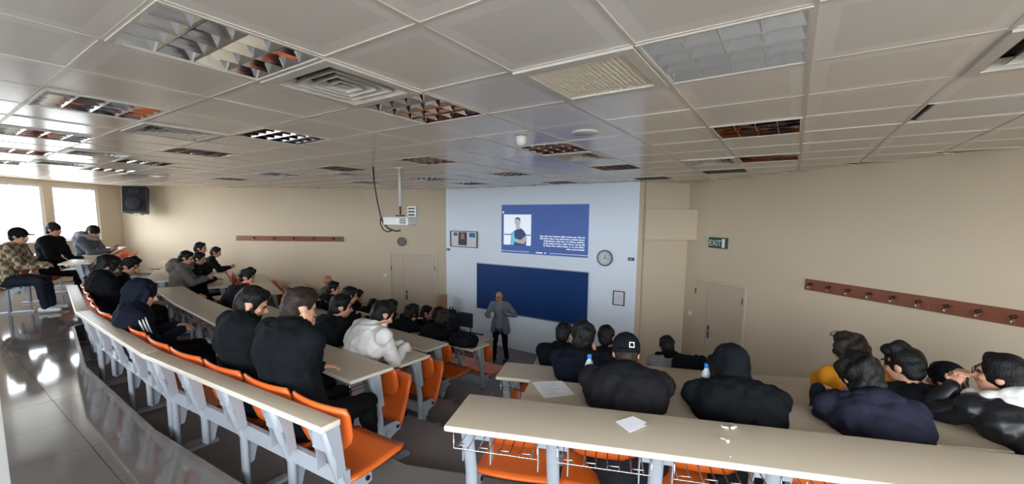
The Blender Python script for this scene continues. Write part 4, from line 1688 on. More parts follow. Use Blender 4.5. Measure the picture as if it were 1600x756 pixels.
def person(label, head, Y, floor_z, face, top=BLACKC, skin=SKIN, hair='short', hairc=HAIRB, hip=None, hipoff=None, yaw=0., pitch=15., roll=0.,
           arms='desk', legs=TROUS, shoes=SHOE, voxel=.013, bulk=1., hood=None, hoodm=None, collar=None, cap=None, beard=False, glasses=False,
           eyes=False, stand=False, size=1., front=None, sh_h=0., hands=None, deskz=None, group=None, seat_z=.44, legdir=None):
    """head: pixel of the head centre in the photograph, Y its distance along the room; face: body direction in degrees"""
    H = V3(aty(head[0], head[1], Y)) if not isinstance(head[0], tuple) else V3(head[0])
    f = np.array([math.cos(math.radians(face)), math.sin(math.radians(face)), 0])
    s = np.array([f[1], -f[0], 0])
    # head frame
    hf = rotv(f, UPV, math.radians(yaw))
    hs = np.array([hf[1], -hf[0], 0])
    hf = rotv(hf, hs, math.radians(-pitch))
    hu = np.cross(hs, hf)
    if roll:
        hu = rotv(hu, hf, math.radians(roll))
        hs = np.cross(hf, hu)
    k = size
    N = H - hu * .135 * k - hf * .035 * k           # base of the neck
    if stand:
        P = np.array([N[0], N[1], floor_z + .50 * (N[2] - floor_z) * 1.17])
        P = N - UPV * .53 * k
        P[:2] -= f[:2] * .02
    else:
        hz = floor_z + seat_z + .09
        Lt = .545 * k
        dz = N[2] - hz
        lean = math.sqrt(max(.04 ** 2, Lt * Lt - dz * dz)) if dz < Lt else .05
        lean = min(lean, .46)
        P = N - f * lean
        P[2] = hz
        if hip is not None:
            P[0], P[1] = hip
    tdir = unit(N - P)
    bk = -unit(f - tdir * (f @ tdir))               # towards the back of the torso
    L = np.linalg.norm(N - P)
    M = P + tdir * L * .45 + bk * .035
    C = P + tdir * L * .74 + bk * .02
    b = Blob()
    j, sk, tr, sh, lp = 0, 1, 2, 3, 4
    B_ = bulk
    b.ell(P, (s, f, UPV), (.175 * B_ * k, .135 * k, .12 * k), j)
    b.cap(P, M, .15 * B_ * k, .152 * B_ * k, j, bk, .78)
    b.cap(M, C, .152 * B_ * k, .168 * B_ * k, j, bk, .76)
    b.cap(C - s * .07, C + s * .07, .145 * B_ * k, .145 * B_ * k, j, bk, .84)
    shc = N - tdir * (.055 * k) - UPV * sh_h + bk * .0
    hwid = .175 * k * (1 + (B_ - 1) * .7)
    S1, S2 = shc - s * hwid, shc + s * hwid
    b.cap(S1, S2, .080 * (1 + (B_ - 1) * .5) * k, .080 * (1 + (B_ - 1) * .5) * k, j, bk, .95)
    b.cap(N - UPV * .01, S1 + UPV * .015, .062 * k, .060 * B_ * k, j)
    b.cap(N - UPV * .01, S2 + UPV * .015, .062 * k, .060 * B_ * k, j)
    b.cap(C, N, .13 * B_ * k, .075 * k, j, bk, .85)
    # neck and head
    b.cap(N - tdir * .01, H - hu * .05 * k - hf * .01, .056 * k, .054 * k, sk)
    HA = (hs, hf, hu)
    hd_ = lambda x, y, z: H + (hs * x + hf * y + hu * z) * k
    b.ell(hd_(0, -.004, .028), HA, (.076 * k, .096 * k, .098 * k), sk)
    b.ell(hd_(0, .024, -.05), HA, (.058 * k, .068 * k, .062 * k), sk)
    b.ell(hd_(0, .066, -.088), HA, (.026 * k, .022 * k, .02 * k), sk)
    b.cap(hd_(0, .092, .008), hd_(0, .112, -.032), .009 * k, .0155 * k, sk)
    b.cap(hd_(-.03, .082, .026), hd_(.03, .082, .026), .012 * k, .012 * k, sk)
    b.ell(hd_(-.045, .062, -.022), HA, (.022 * k, .022 * k, .02 * k), sk)
    b.ell(hd_(.045, .062, -.022), HA, (.022 * k, .022 * k, .02 * k), sk)
    b.ell(hd_(0, .088, -.058), HA, (.024 * k, .011 * k, .011 * k), lp)
    for q_ in (-1, 1):
        b.ell(hd_(q_ * .078, -.008, -.006), (hs * q_ + hf * .5, hf, hu), (.011 * k, .022 * k, .033 * k), sk)
    # arms
    A1, A2 = .285 * k, .255 * k
    dz_ = deskz if deskz is not None else floor_z + .655
    jn = {}
    for q_, Sh in ((-1, S1), (1, S2)):
        mode = arms if isinstance(arms, str) else arms[0 if q_ < 0 else 1]
        curl, pn, hdir = .55, np.array([0, 0, -1.]), None
        hint = s * q_ * .55 - UPV * .8 - f * .15
        if hands is not None and hands[0 if q_ < 0 else 1] is not None:
            T = V3(hands[0 if q_ < 0 else 1][0])
            hdir = hands[0 if q_ < 0 else 1][1]
            pn = np.array(hands[0 if q_ < 0 else 1][2], float)
            curl = hands[0 if q_ < 0 else 1][3]
        elif mode == 'desk':
            T = Sh + f * .30 - s * q_ * .07
            T[2] = dz_ + .045
            hdir = f * .8 - s * q_ * .7
            hint = s * q_ * .12 - UPV * .95 - f * .15
        elif mode == 'fold':
            T = (S1 + S2) / 2 + f * .33 + s * q_ * .05
            T[2] = dz_ + .05
            hdir = -s * q_ + f * .15
            hint = s * q_ * .25 - UPV * .9 - f * .15
        elif mode == 'lap':
            T = P + f * .30 + s * q_ * .09 + UPV * .13
            hdir = f - s * q_ * .6
        elif mode == 'phone':
            T = (S1 + S2) / 2 + f * .34 + s * q_ * .07 - UPV * .20
            hdir = f * .8 + UPV * .5 - s * q_ * .2
            pn = unit(-s * q_ + f * .2)
            curl = .9
        elif mode == 'chin':
            T = H + hf * .085 - hu * .19 + hs * q_ * .035
            hdir = hu * .9 + hf * .05 - hs * q_ * .25
            pn = -hf
            curl = .7
        elif mode == 'clasp':
            T = H + hf * .175 - hu * .13 + hs * q_ * .03
            hdir = hu * .8 - hf * .12 - hs * q_ * .25
            pn = -hs * q_ - hf * .4
            curl = 1.0
        elif mode == 'cheek':
            T = H + hs * q_ * .10 + hf * .03 - hu * .13
            hdir = hu * .95 - hs * q_ * .2
            pn = -hs * q_
            curl = .35
        else:
            T = Sh - UPV * .5
        El, T = two_bone(Sh, T, A1, A2, unit(hint))
        ab = 1 + (B_ - 1) * .55
        b.cap(Sh, El, .066 * ab * k, .056 * ab * k, j)
        b.cap(El, T, .055 * ab * k, .040 * ab * k, j)
        hdv = unit(hdir if hdir is not None else T - El)
        b.cap(El + (T - El) * .9, T + hdv * .02, .026 * k, .026 * k, sk)
        hand(b, T, hdv, pn, q_, curl, sk, k)
        jn[q_] = (Sh, El, T)
    # legs
    lf = f if legdir is None else np.array([math.cos(math.radians(legdir)), math.sin(math.radians(legdir)), 0])
    ls = np.array([lf[1], -lf[0], 0])
    for q_ in (-1, 1):
        hp = P + ls * q_ * .09 * k - UPV * .02
        if stand:
            kn = hp + ls * q_ * .02 + lf * (.05 if q_ > 0 else .0)
            kn[2] = floor_z + .47 * k
            an = kn + ls * q_ * .02 + lf * (.0 if q_ > 0 else -.06)
            an[2] = floor_z + .085
            b.cap(hp, kn, .088 * k, .066 * k, tr)
            b.cap(kn, an, .064 * k, .048 * k, tr)
        else:
            kn = P + lf * .40 * k + ls * q_ * .13 * k
            kn[2] = floor_z + max(.50, seat_z + .05)
            an = kn + lf * .04
            an[2] = floor_z + .085
            b.cap(hp, kn, .092 * k, .070 * k, tr)
            b.cap(kn, an, .064 * k, .048 * k, tr)
        b.cap(an - lf * .04 - UPV * .035, an + lf * .15 - UPV * .045, .046, .036, sh, UPV, .9)

    def post(cen, pm):
        if front is not None:
            rel = cen - C
            m_ = (np.abs(rel @ s) < .055) & (rel @ f > .05) & (cen[:, 2] > P[2] - .06) & (pm == 0)
            pm = pm.copy()
            pm[m_] = 5
        return pm
    t = thing('person', label, 'person', (P[0], P[1], floor_z), 0, group)
    mats = [top, skin, legs, shoes, LIP] + ([front] if front is not None else [])
    off = np.array([P[0], P[1], floor_z])
    # work in coordinates local to the person's base
    for i, p in enumerate(b.pr):
        if p[0] == 'c':
            b.pr[i] = (p[0], p[1] - off, p[2] - off) + p[3:]
        else:
            b.pr[i] = (p[0], p[1] - off) + p[2:]
    C = C - off
    Pz = P[2]
    P = P - off
    me = b.mesh('body', mats, voxel, 2, (0, 2), .0045, post)
    obj('body', me, t)
    hm_ = Matrix(((hs[0], hf[0], hu[0]), (hs[1], hf[1], hu[1]), (hs[2], hf[2], hu[2]))).to_4x4()
    hm_.translation = Vector(H - off)

    def at_head(nm, me_, x=0, y=0, z=0, mtl=None):
        o = bpy.data.objects.new(nm, me_)
        COL.objects.link(o)
        o.parent = t
        o.matrix_local = hm_ @ Matrix.Translation((x * k, y * k, z * k)) @ Matrix.Scale(k, 4)
        if mtl is not None:
            o.material_slots[0].link = 'OBJECT'
            o.material_slots[0].material = mtl
        return o
    if hair:
        at_head('hair', hair_mesh(hair), mtl=hairc)
    if beard:
        at_head('beard', beard_mesh(), mtl=hairc)
    if cap:
        co_ = at_head('cap', cap_mesh(cap == 'back'))
        if cap == 'back':
            co_['label'] = 'black cap worn backwards'
            lg = MB()
            for (x0, x1, z0, z1) in ((-.016, -.011, 0, .036), (.011, .016, 0, .036), (-.011, .011, 0, .006), (-.011, .011, .030, .036)):
                lg.box(x0, x1, -.004, 0, z0, z1)
            at_head('cap_badge', lg.mesh('cap_badge', WHITEP), .03, -.113, .03)
    fb = unit(f + 0 * tdir)
    bm_ = Matrix(((s[0], fb[0], 0), (s[1], fb[1], 0), (0, 0, 1))).to_4x4()
    bm_.translation = Vector(N - off + UPV * .135 * k + f * .035 * k)

    def at_neck(nm, me_):
        o = bpy.data.objects.new(nm, me_)
        COL.objects.link(o)
        o.parent = t
        o.matrix_local = bm_ @ Matrix.Scale(k * (1 + (bulk - 1) * .5), 4)
        return o
    if hood:
        (at_head if hood == 'up' else at_neck)('hood', hood_mesh(hood == 'up', hoodm or top))
    if collar:
        at_neck('collar', collar_mesh(collar, 1.15 if bulk > 1.1 else 1.))
    if glasses:
        at_head('glasses', glasses_mesh())
    if eyes:
        for q_ in (-1, 1):
            at_head('eye', ME_EYE, q_ * .031, .083, .006)
            at_head('eyebrow', ME_BROW, q_ * .033, .094, .03, mtl=hairc)
    t['torso'] = 0
    del t['torso']
    return t, dict(H=H, P=P + off, N=N, f=f, s=s, hf=hf, hs=hs, hu=hu, jn=jn, off=off, S=(S1, S2))


def seat_line(pts, off):
    """hip lines of a bench row"""
    out = []
    for i in range(len(pts) - 1):
        d = (pts[i + 1] - pts[i]).normalized()
        n = Vector((d.y, -d.x))
        if n.y < 0:
            n = -n
        out.append((pts[i] + n * off, d, (pts[i + 1] - pts[i]).length, n))
    return out


def seat_on(rowpts, off, head, hip_z, size=1.):
    """distance of a head seen at a pixel, for someone sitting on the given bench row"""
    lean = .15
    for _ in range(25):
        best = None
        for (p, d, L, n) in seat_line(rowpts, off + lean + .03):
            r = ray(*head)
            k = r.x / r.y
            den = d.x - k * d.y
            if abs(den) < 1e-6:
                continue
            t = (k * p.y - p.x) / den
            miss = max(0, -t, t - L)
            if best is None or miss < best[0]:
                best = (miss, p + d * t, n)
        q, n = best[1], best[2]
        H = aty(head[0], head[1], q.y)
        dz = H.z - .135 * size - hip_z
        Lt = .545 * size
        ln = math.sqrt(max(.05 ** 2, Lt * Lt - dz * dz)) if dz < Lt else .05
        lean = .6 * lean + .4 * min(ln, .42)
    return q.y, math.degrees(math.atan2(n.y, n.x)), H.z - hip_z


# ---- right-hand block
def seated(label, head, rowpts, off, lv, **k):
    if off > .5:                      # desk rows: the seat hangs over the next lower tread
        fz = LV[chr(ord(lv) + 1)]
        k.setdefault('deskz', LV[lv] + .655)
        sz = LV[lv] + .345 - fz
    else:
        fz = LV[lv]
        sz = .46
    Y, fa, hz = seat_on(rowpts, off, head, fz + sz + .09, k.get('size', 1.))
    Y = k.pop('Y', Y)
    fa = k.pop('face', fa)
    return person(label, head, Y, fz, fa, seat_z=sz, **k)


RO, LO = .60, .36
seated('person in black jacket wearing a black cap backwards', (978, 552), ROWR[0], RO, 'B', top=COALC, skin=SKIN, hair='crop', hairc=HAIRN, cap='back', pitch=22, arms='desk', voxel=.009, bulk=1.3, hood='down', hoodm=BLACKC)
seated('person hidden in a black hood between cap wearer and navy hoodie', (1141, 574), ROWR[0], RO, 'B', top=BLACKC, hair='long', hood='up', hoodm=BLACKC, pitch=25, arms='fold', voxel=.010, bulk=1.32)
seated('person in navy hoodie with bushy dark hair, seen from behind', (1342, 590), ROWR[0], RO, 'B', top=NAVYH, hair='bushy', pitch=18, yaw=8, arms='desk', voxel=.010, bulk=1.2, hood='down', hoodm=NAVYH)
tl_, jl = seated('man in black leather jacket with white hood, hands clasped at mouth', (1566, 588), ROWR[0], RO, 'B', top=LEATHER, skin=SKIN, hair='short', pitch=-2, yaw=38, arms='clasp', voxel=.008, bulk=1.12, hood='down', hoodm=WHITEC, glasses=True, eyes=True)
seated('person with thick dark hair in a navy jacket, hand at face', (912, 528), ROWR[1], RO, 'C', top=NAVYC, hair='bushy', pitch=14, yaw=-6, arms=('desk', 'cheek'), voxel=.010, bulk=1.1)
tm_, jm = seated('person in mustard jacket with sunglasses pushed up on hair', (1328, 552), ROWR[1], RO, 'C', top=MUST, hair='bushy', hairc=HAIRN, pitch=6, yaw=25, arms='desk', voxel=.010, bulk=1.1)
seated('dark haired man in black between mustard jacket and leather jacket', (1412, 572), ROWR[1], RO, 'C', Y=2.66, top=BLACKC, hair='quiff', pitch=8, yaw=30, arms='desk', voxel=.010, eyes=True)
seated('person with dark cap almost hidden by the clasped hands', (1478, 594), ROWR[1], RO, 'C', Y=2.92, top=BLACKC, skin=SKIN2, hair='short', cap='front', pitch=5, yaw=25, arms='lap', voxel=.012)
seated('person in black collared coat ahead of the thick haired one', (881, 522), ROWR[2], RO, 'D', top=BLACKC, hair='crop', pitch=14, yaw=-15, arms='desk', voxel=.012, collar=BLACKC, bulk=1.1)
seated('person in black ahead of the backwards cap', (947, 527), ROWR[2], RO, 'D', top=BLACKC, hair='short', pitch=12, arms='desk', voxel=.012)
tg_, jg = seated('person in light grey hoodie with black hood, holding a phone', (1042, 541), ROWR[3], RO, 'E', top=LGREY, hair='short', pitch=20, yaw=12, arms='phone', voxel=.012, hood='down', hoodm=BLACKC)

# ---- left-hand block
seated('broad person in long black coat, hand at cheek, by the empty seat', (468, 480), ROWL[0], LO, 'B', Y=2.64, hip=(-1.30, 2.46), top=BLACKC, hair='short', hairc=HAIRN, pitch=20, yaw=-6, arms=('desk', 'cheek'), voxel=.010, bulk=1.34, collar=BLACKC)
seated('bearded man in black coat looking down', (394, 474), ROWL[0], LO, 'B', Y=2.98, hip=(-1.72, 2.75), top=BLACKC, hair='short', beard=True, pitch=24, yaw=-28, arms='desk', voxel=.010, bulk=1.22, eyes=True)
ts_, js = seated('person in black hood with three white stripes on the sleeve', (222, 460), ROWL[0], LO, 'B', Y=3.75, hip=(-3.22, 3.58), top=NAVYC, hair='short', hood='up', hoodm=NAVYC, pitch=16, yaw=-10, arms='desk', voxel=.010, bulk=1.15)
seated('bulky person in black coat at the window end of the back row', (167, 417), ROWL[0], LO, 'B', Y=5.35, hip=(-4.98, 5.16), top=BLACKC, hair='bushy', pitch=16, yaw=-12, arms='desk', voxel=.012, bulk=1.3)
seated('dark haired man in profile behind the striped hooded person', (202, 416), ROWL[0], LO, 'C', Y=5.9, face=40, top=BLACKC, hair='quiff', pitch=20, yaw=-20, arms='desk', voxel=.012, eyes=True)
tw_, jw = seated('person in thick white jacket leaning on the desk', (598, 491), ROWL[1], RO, 'C', Y=3.75, hip=(-1.46, 3.70), face=48, top=WHITEC, hair='short', pitch=30, yaw=-2, arms='fold', voxel=.009, bulk=1.22, collar=WHITEC)
seated('man in black with short hair between white jacket and black coat', (533, 479), ROWL[1], RO, 'C', Y=4.15, top=BLACKC, hair='short', pitch=10, yaw=-22, arms='desk', voxel=.011, bulk=1.1, eyes=True)
seated('man with red collar under a dark jacket, hand at face', (386, 433), ROWL[1], RO, 'C', top=COALC, hair='quiff', pitch=12, yaw=-22, arms=('desk', 'chin'), voxel=.011, collar=REDC, eyes=True)
seated('person in dark clothes sitting behind the bare empty bench', (480, 461), ROWL[2], RO, 'D', top=BLACKC, hair='short', pitch=10, yaw=-15, arms='desk', voxel=.013, bulk=1.1, eyes=True)
seated('dark haired person in black in front of the bald man', (521, 451), ROWL[3], RO, 'E', Y=7.15, top=BLACKC, hair='short', pitch=6, yaw=-25, arms='lap', voxel=.013, bulk=1.1, eyes=True)
seated('person in black seen between short haired man and white jacket', (546, 462), ROWL[2], RO, 'D', top=BLACKC, hair='short', pitch=12, yaw=-10, arms='desk', voxel=.014)
seated('quiff haired person in black facing the door', (559, 463), ROWL[4], RO, 'F', top=BLACKC, hair='quiff', pitch=8, yaw=-30, arms='lap', voxel=.014, eyes=True)
seated('person in black behind the white jacket, head bowed', (583, 476), ROWL[4], RO, 'F', top=BLACKC, hair='short', pitch=24, yaw=-15, arms='desk', voxel=.014, eyes=True)
seated('dark haired person just past the white jacket', (609, 482), ROWL[3], RO, 'E', top=BLACKC, hair='bushy', pitch=18, yaw=-10, arms='desk', voxel=.014)
seated('person in black one row behind the chin resting one, before left door', (643, 490), ROWL[3], RO, 'E', top=BLACKC, hair='bushy', pitch=14, yaw=-10, arms='desk', voxel=.014)
seated('person in black in front row resting chin on hand', (666, 488), ROWL[4], RO, 'F', top=BLACKC, hair='short', pitch=14, yaw=-35, arms=('desk', 'chin'), voxel=.014, eyes=True)
seated('person in black front row next to the aisle end', (686, 491), ROWL[4], RO, 'F', Y=6.75, top=BLACKC, hair='short', pitch=14, yaw=-20, arms='desk', voxel=.014, eyes=True)
seated('brown haired person in black hunched right behind the backpack', (694, 499), ROWL[3], RO, 'E', Y=5.95, top=BLACKC, hair='bushy', hairc=HAIRN, pitch=26, yaw=-5, arms='desk', voxel=.013, bulk=1.05)

# ---- benches near the windows
person('person in plaid flannel shirt and flat cap, arms crossed', (29, 369), 6.3, LV['A'], 28, top=PLAID, hair='crop', cap='front', pitch=6, yaw=-8, arms='fold', deskz=LV['A'] + .68, legs=JEANS, shoes=SHOEW, voxel=.011, bulk=1.15, eyes=True, legdir=30)
person('broad person in black pullover before the bright window', (84, 359), 7.3, LV['A'], 20, top=BLACKC, hair='crop', pitch=4, yaw=-10, arms='lap', voxel=.012, bulk=1.22, eyes=True)
tp_, jp = person('person in grey hooded jacket bent over a phone by the window', (145, 362), 8.1, LV['A'], 18, top=mat('slate_cloth', rgb(84, 90, 100), .85, var=.12, bump=.2, bs=40), hair='crop', pitch=28, yaw=-6, arms='phone', voxel=.012, bulk=1.12, hood='down', hoodm=LGREY, eyes=True)
tgr, jgr = person('man in grey hoodie with hands raised over his phone', (291, 403), 7.2, LV['D'], 34, seat_z=.525, deskz=LV['C'] + .655, top=GREYC, hair='short', pitch=16, yaw=-10, arms='phone', voxel=.012, bulk=1.2, hood='down', hoodm=GREYC, eyes=True)
person('pale faced person just beyond the grey hoodie', (311, 404), 7.95, LV['D'], 34, seat_z=.525, deskz=LV['C'] + .655, top=BLACKC, hair='short', pitch=14, yaw=-12, arms='desk', voxel=.013, eyes=True)
person('black haired person sitting tallest beyond the grey hoodie', (313, 388), 8.5, LV['D'], 34, seat_z=.525, deskz=LV['C'] + .655, top=BLACKC, hair='short', pitch=6, yaw=-12, arms='lap', voxel=.013, eyes=True)
person('person in dark jacket farthest along the grey hoodie bench', (337, 394), 9.7, LV['D'], 34, seat_z=.525, deskz=LV['C'] + .655, top=COALC, hair='short', pitch=16, yaw=-10, arms='phone', voxel=.013, eyes=True)
person('bald man in grey green shirt by the left wall', (512, 440), 8.9, LV['G'], 15, seat_z=.595, top=GREENG, skin=SKIN2, hair=None, pitch=4, yaw=-15, arms='lap', voxel=.012, eyes=True, size=1.04)

# ---- the lecturer
ft = atz(780, 566, 0)
Hl = aty(780, 463, ft.y)
s_l = np.array([-math.sin(math.radians(-110)), math.cos(math.radians(-110)), 0])
fdir = -108
f_ = np.array([math.cos(math.radians(fdir)), math.sin(math.radians(fdir)), 0])
sR = np.array([f_[1], -f_[0], 0])
hL = aty(764, 494, ft.y - .2)
hR = aty(796, 493, ft.y - .2)
tlec, jlec = person('lecturer in grey blazer and dark trousers standing before the board, hands raised', (780, 464), ft.y, 0., fdir, top=TWEED, skin=SKIN2, hair=None, glasses=True, eyes=True, stand=True, size=.93, pitch=6, yaw=-12,
                    hands=((V3(hR), f_ * .5 + UPV * .4 - (-sR) * .5, (0, 0, 1), .5), (V3(hL), f_ * .5 + UPV * .4 + sR * .5, (0, 0, 1), .5)), legs=TROUS, voxel=.010, front=SHIRT, bulk=1.06)
# blazer skirt flaps
fl_ = Blob()
Pl = jlec['P'] - jlec['off']
for q_ in (-1, 1):
    fl_.cap(Pl + sR * q_ * .10 + UPV * .10, Pl + sR * q_ * .13 - UPV * .12, .088, .095, 0, f_, .95)
fl_.cap(Pl - f_ * .04 + UPV * .1, Pl - f_ * .06 - UPV * .12, .125, .125, 0, f_, .7)
obj('blazer_skirt', fl_.mesh('blazer_skirt', [TWEED], .012, 3, (0,), .003), tlec)

# three sleeve stripes
Sh, El, T = js['jn'][1]
ax_ = unit(El - Sh)
side = unit(np.cross(ax_, UPV))
if side @ unit(-js['H'] + np.array([0, 0, EYE])) < 0:
    side = -side
out_ = unit(side * .75 + UPV * .65 - ax_ * (ax_ @ (side * .75 + UPV * .65)))
tn = np.cross(ax_, out_)
S1, S2 = js['S']
for k in (-1, 0, 1):
    pts = []
    for q in np.linspace(-.5, 1.0, 12):
        if q < 0:
            c_ = Sh + (js['N'] - Sh) * (-q * 1.2)
            r_ = .088
        else:
            c_ = Sh + (El - Sh) * q
            r_ = .079 - .013 * q
        o_ = unit(out_ + tn * k * .30)
        pts.append(Vector(c_ + o_ * r_ - js['off']))
    obj('sleeve_stripe', MB().tube(pts, .0085, 6, ry=.006).mesh('sleeve_stripe', WHITEC, True), ts_)

# sunglasses pushed up
mH = Matrix(((jm['hs'][0], jm['hf'][0], jm['hu'][0]), (jm['hs'][1], jm['hf'][1], jm['hu'][1]), (jm['hs'][2], jm['hf'][2], jm['hu'][2]))).to_4x4()
mH.translation = Vector(jm['H'] - jm['off'])
o = obj('sunglasses', glasses_mesh(), tm_)
o.matrix_local = mH @ Matrix.Translation((0, -.02, .048)) @ Matrix.Rotation(math.radians(38), 4, 'X') @ Matrix.Scale(1.3, 4)


# ------------------------------------------------------------------ small things
def phone(label, p, rz, tilt):
    t = thing('phone', label, 'phone', p, rz)
    t.rotation_euler = (math.radians(tilt), 0, rz)
    obj('case', MB().box(-.037, .037, -.075, .075, -.004, .004).mesh('case', BLACKP, bevel=.003), t)
    obj('screen', MB().box(-.034, .034, -.071, .071, .004, .0045).mesh('screen', mat('phone_screen', rgb(120, 130, 140), .1, emis=.3)), t)
    return t


def held(j):
    a, b = j['jn'][-1][2], j['jn'][1][2]
    return Vector((a + b) / 2 + j['f'] * .07 + UPV * .05)


phone('phone in hands of the light grey hoodie', held(jg), math.atan2(jg['f'][1], jg['f'][0]) - math.pi / 2, 40)
phone('phone held by the person bent over by the window', held(jp), math.atan2(jp['f'][1], jp['f'][0]) - math.pi / 2, 40)
phone('phone held by the man in grey hoodie', held(jgr), math.atan2(jgr['f'][1], jgr['f'][0]) - math.pi / 2, 50)

ZR0 = LV['B'] + .81
ZR1, ZR2 = LV['C'] + .80, LV['D'] + .80


def sheet(label, quad, z, th, name, lines=0):
    P_ = [atz(u, v, z) for u, v in quad]
    c = sum(P_, Vector()) / 4
    t = thing(name, label, 'paper', (c.x, c.y, z))
    pl_ = [(p.x - c.x, p.y - c.y) for p in P_]
    obj('sheet', MB().prism(pl_, .0005, th).mesh('sheet', PAPER), t)
    e1_ = Vector(pl_[1]) - Vector(pl_[0])
    e2_ = Vector(pl_[3]) - Vector(pl_[0])
    lm_ = MB()
    for k in range(lines):
        v0 = .12 + .76 * k / max(1, lines)
        a_ = Vector(pl_[0]) + e2_ * v0 + e1_ * .15
        b2 = Vector(pl_[0]) + e2_ * v0 + e1_ * random.uniform(.5, .85)
        w_ = e2_ * .012
        lm_.prism([a_, b2, b2 + w_, a_ + w_], th, th + .0004)
    if lines:
        obj('print', lm_.mesh('print', mat('faint_ink', rgb(150, 152, 160), .8)), t)
    return t


sheet('printed white sheet lying on the desk left of the cap wearer', [(831, 597), (878, 595), (899, 616.5), (850, 622.5)], ZR1, .0012, 'printed_sheet', 9)
# folded note: two leaves
t = sheet('small folded white note lying on the long near desk', [(962, 659), (989, 654.5), (1010, 665), (984, 676)], ZR0, .0015, 'folded_note')
pq = [atz(u, v, ZR0) for u, v in [(962, 659), (989, 654.5), (1010, 665), (984, 676)]]
cq = sum(pq, Vector()) / 4
up_ = [(p.x - cq.x, p.y - cq.y) for p in pq]
vs = [(up_[0][0], up_[0][1], .002), (up_[1][0], up_[1][1], .014), (up_[2][0], up_[2][1], .016), (up_[3][0], up_[3][1], .002)]
vs += [(x, y, z + .001) for x, y, z in vs]
obj('upper_leaf', MB().add(vs, [(3, 2, 1, 0), (4, 5, 6, 7), (0, 1, 5, 4), (1, 2, 6, 5), (2, 3, 7, 6), (3, 0, 4, 7)]).mesh('upper_leaf', PAPER), t)

# earbuds
for (u, v, a_, lb, n_) in ((1144, 671, .4, 'larger bent white piece beside the smaller earbud on the near desk', 2), (1137, 692, 1.3, 'small white earbud lying near the front desk edge', 1)):
    p = atz(u, v, ZR0)
    t = thing('earbud', lb, 'earbud', p, a_)
    sc_ = 1.5 if n_ == 2 else 1.
    obj('stem', MB().tube([(0, 0, .005), (.022 * sc_, .006, .005), (.026 * sc_, .024 * sc_, .005)], .0042, 8).mesh('stem', WHITEP, True), t)
    obj('bud', MB().lathe([(.001, -.007), (.006, -.005), (.008, 0), (.006, .006), (.001, .008)], 12, (0, 0, .008)).mesh('bud', WHITEP, True), t)
    if n_ == 2:
        obj('second_stem', MB().tube([(-.01, .012, .005), (-.028, .028, .005), (-.02, .045, .005)], .0042, 8).mesh('second_stem', WHITEP, True), t)
p = atz(1140, 714, ZR0)
t = thing('paper_crumb', 'tiny white crumb of paper near the desk edge', 'paper', p)
obj('crumb', MB().add([(0, 0, 0), (.006, 0, 0), (.003, .006, 0), (.003, .002, .005)], [(0, 2, 1), (0, 1, 3), (1, 2, 3), (2, 0, 3)]).mesh('crumb', PAPER), t)
p = atz(896, 638, ZR0)


def bottle(label, p, tilt=0.):
    t = thing('water_bottle', label, 'bottle', p)
    PET = mat('clear_plastic', rgb(196, 204, 210), .1, var=.02, spec=.6)
    obj('bottle_body', MB().lathe([(.028, 0), (.032, .008), (.032, .06), (.030, .07), (.032, .08), (.032, .14), (.02, .175), (.013, .185), (.013, .2)], 18).mesh('bottle_body', PET, True), t)
    obj('label_band', MB().lathe([(.0328, .07), (.0328, .135)], 18).mesh('label_band', mat('bottle_label', rgb(52, 58, 66), .5, var=.9, vs=60), True), t)
    obj('cap', MB().lathe([(.0155, .195), (.0155, .218), (.014, .22)], 16).mesh('cap', mat('blue_cap', rgb(40, 120, 200), .35), True), t)
    return t


def on_desk(u, v, z):
    return atz(u, v, z)


p = atplane(921, 567, (0, aty(921, 567, 2.78).y, 0), (0, 1, 0))
bottle('small water bottle with blue cap beside the cap wearer', (p.x, 2.78, ZR1))
p = aty(1104, 577, 2.62)
bottle('blue capped water bottle beside the black hooded person', (p.x, 2.62, ZR1))

# black jacket hung over the bench beyond the grey hoodie
p0 = aty(1076, 566, 4.35)
b = Blob()
for k in range(5):
    x = -.14 + .07 * k
    b.cap((x, 0, .0), (x * 1.1, .03, -.20), .045, .05, 0)
o = obj('hung_jacket', b.mesh('hung_jacket', [BLACKC], .012, 3, (0,), .006), loc=(p0.x, 4.33, LV['E'] + .80 + .045))
tag(o, 'black jacket draped over the bench beside the grey hoodie', 'jacket')

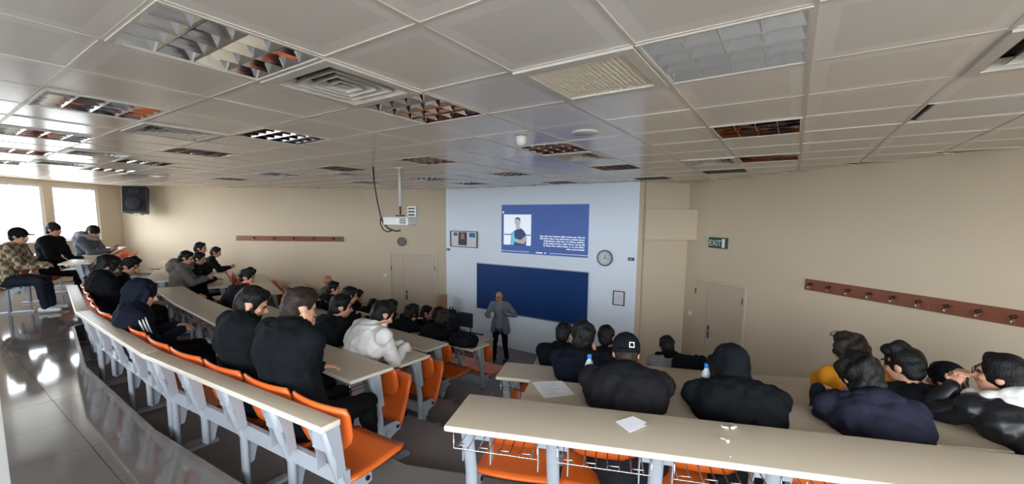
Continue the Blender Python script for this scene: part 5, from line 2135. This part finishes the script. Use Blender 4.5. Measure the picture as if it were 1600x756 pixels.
# backpacks on the front left desk
def backpack(label, p, rz, lying):
    t = thing('backpack', label, 'backpack', p, rz)
    b = Blob()
    if lying:
        b.ell((0, 0, .10), AX, (.24, .16, .10))
        b.cap((-.14, 0, .09), (.14, 0, .09), .10, .095, 0)
    else:
        b.cap((0, 0, .12), (0, .02, .32), .13, .10, 0, (0, 1, 0), .7)
    obj('main_bag', b.mesh('main_bag', [BLACKC], .012, 2, (0,), .006), t)
    b = Blob()
    if lying:
        b.cap((-.1, -.10, .08), (.1, -.10, .08), .07, .07, 0)
    else:
        b.cap((0, -.10, .12), (0, -.09, .2), .07, .06, 0)
    obj('front_pocket', b.mesh('front_pocket', [COALC], .012, 2, (0,), .004), t)
    pt = [(-.04, 0, .19), (-.02, 0, .225), (.02, 0, .225), (.04, 0, .19)] if lying else [(-.03, 0, .40), (-.02, 0, .445), (.02, 0, .445), (.03, 0, .40)]
    obj('grab_handle', MB().tube(pt, .01, 8).mesh('grab_handle', BLACKP, True), t)
    zp = [(-.18, -.06, .165), (0, -.09, .18), (.18, -.06, .165)] if lying else [(-.09, -.05, .3), (0, -.07, .38), (.09, -.05, .3)]
    obj('zip', MB().tube(zp, .004, 6).mesh('zip', DARKG, True), t)
    return t


zF = LV['F'] + .80
p = atz(724, 541, zF)
backpack('black backpack lying on the foremost left desk', (p.x, p.y + .02, zF), math.radians(-30), True)
p = atz(709, 530, zF)
backpack('black bag standing upright behind the lying backpack', (p.x - .05, p.y + .12, zF), math.radians(-20), False)

# pens
for (u, v, z, lb, rz) in ((121, 404, LV['A'] + .75, 'dark pencil case on the desk before the plaid shirt', .1), (243, 421, LV['C'] + .80, 'dark pen lying on the desk behind the grey hoodie', .1)):
    p = atz(u, v, z)
    t = thing('pencil_case' if 'case' in lb else 'pen', lb, 'pencil case' if 'case' in lb else 'pen', p, rz)
    if 'case' in lb:
        b = Blob()
        b.cap((-.08, 0, .02), (.08, 0, .02), .025, .025, 0)
        obj('pouch', b.mesh('pouch', [BLACKC], .008, 2), t)
        obj('zip', MB().tube([(-.08, 0, .045), (.08, 0, .045)], .003, 6).mesh('zip', DARKG), t)
    else:
        obj('barrel', MB().tube([(-.09, 0, .008), (.08, 0, .008)], .008, 8).mesh('barrel', BLACKP, True), t)
        obj('tip', MB().lathe([(.008, 0), (.001, .02)], 8).mesh('tip', ALU, xf=Matrix.Translation((.08, 0, .008)) @ Matrix.Rotation(math.pi / 2, 4, 'Y')), t)
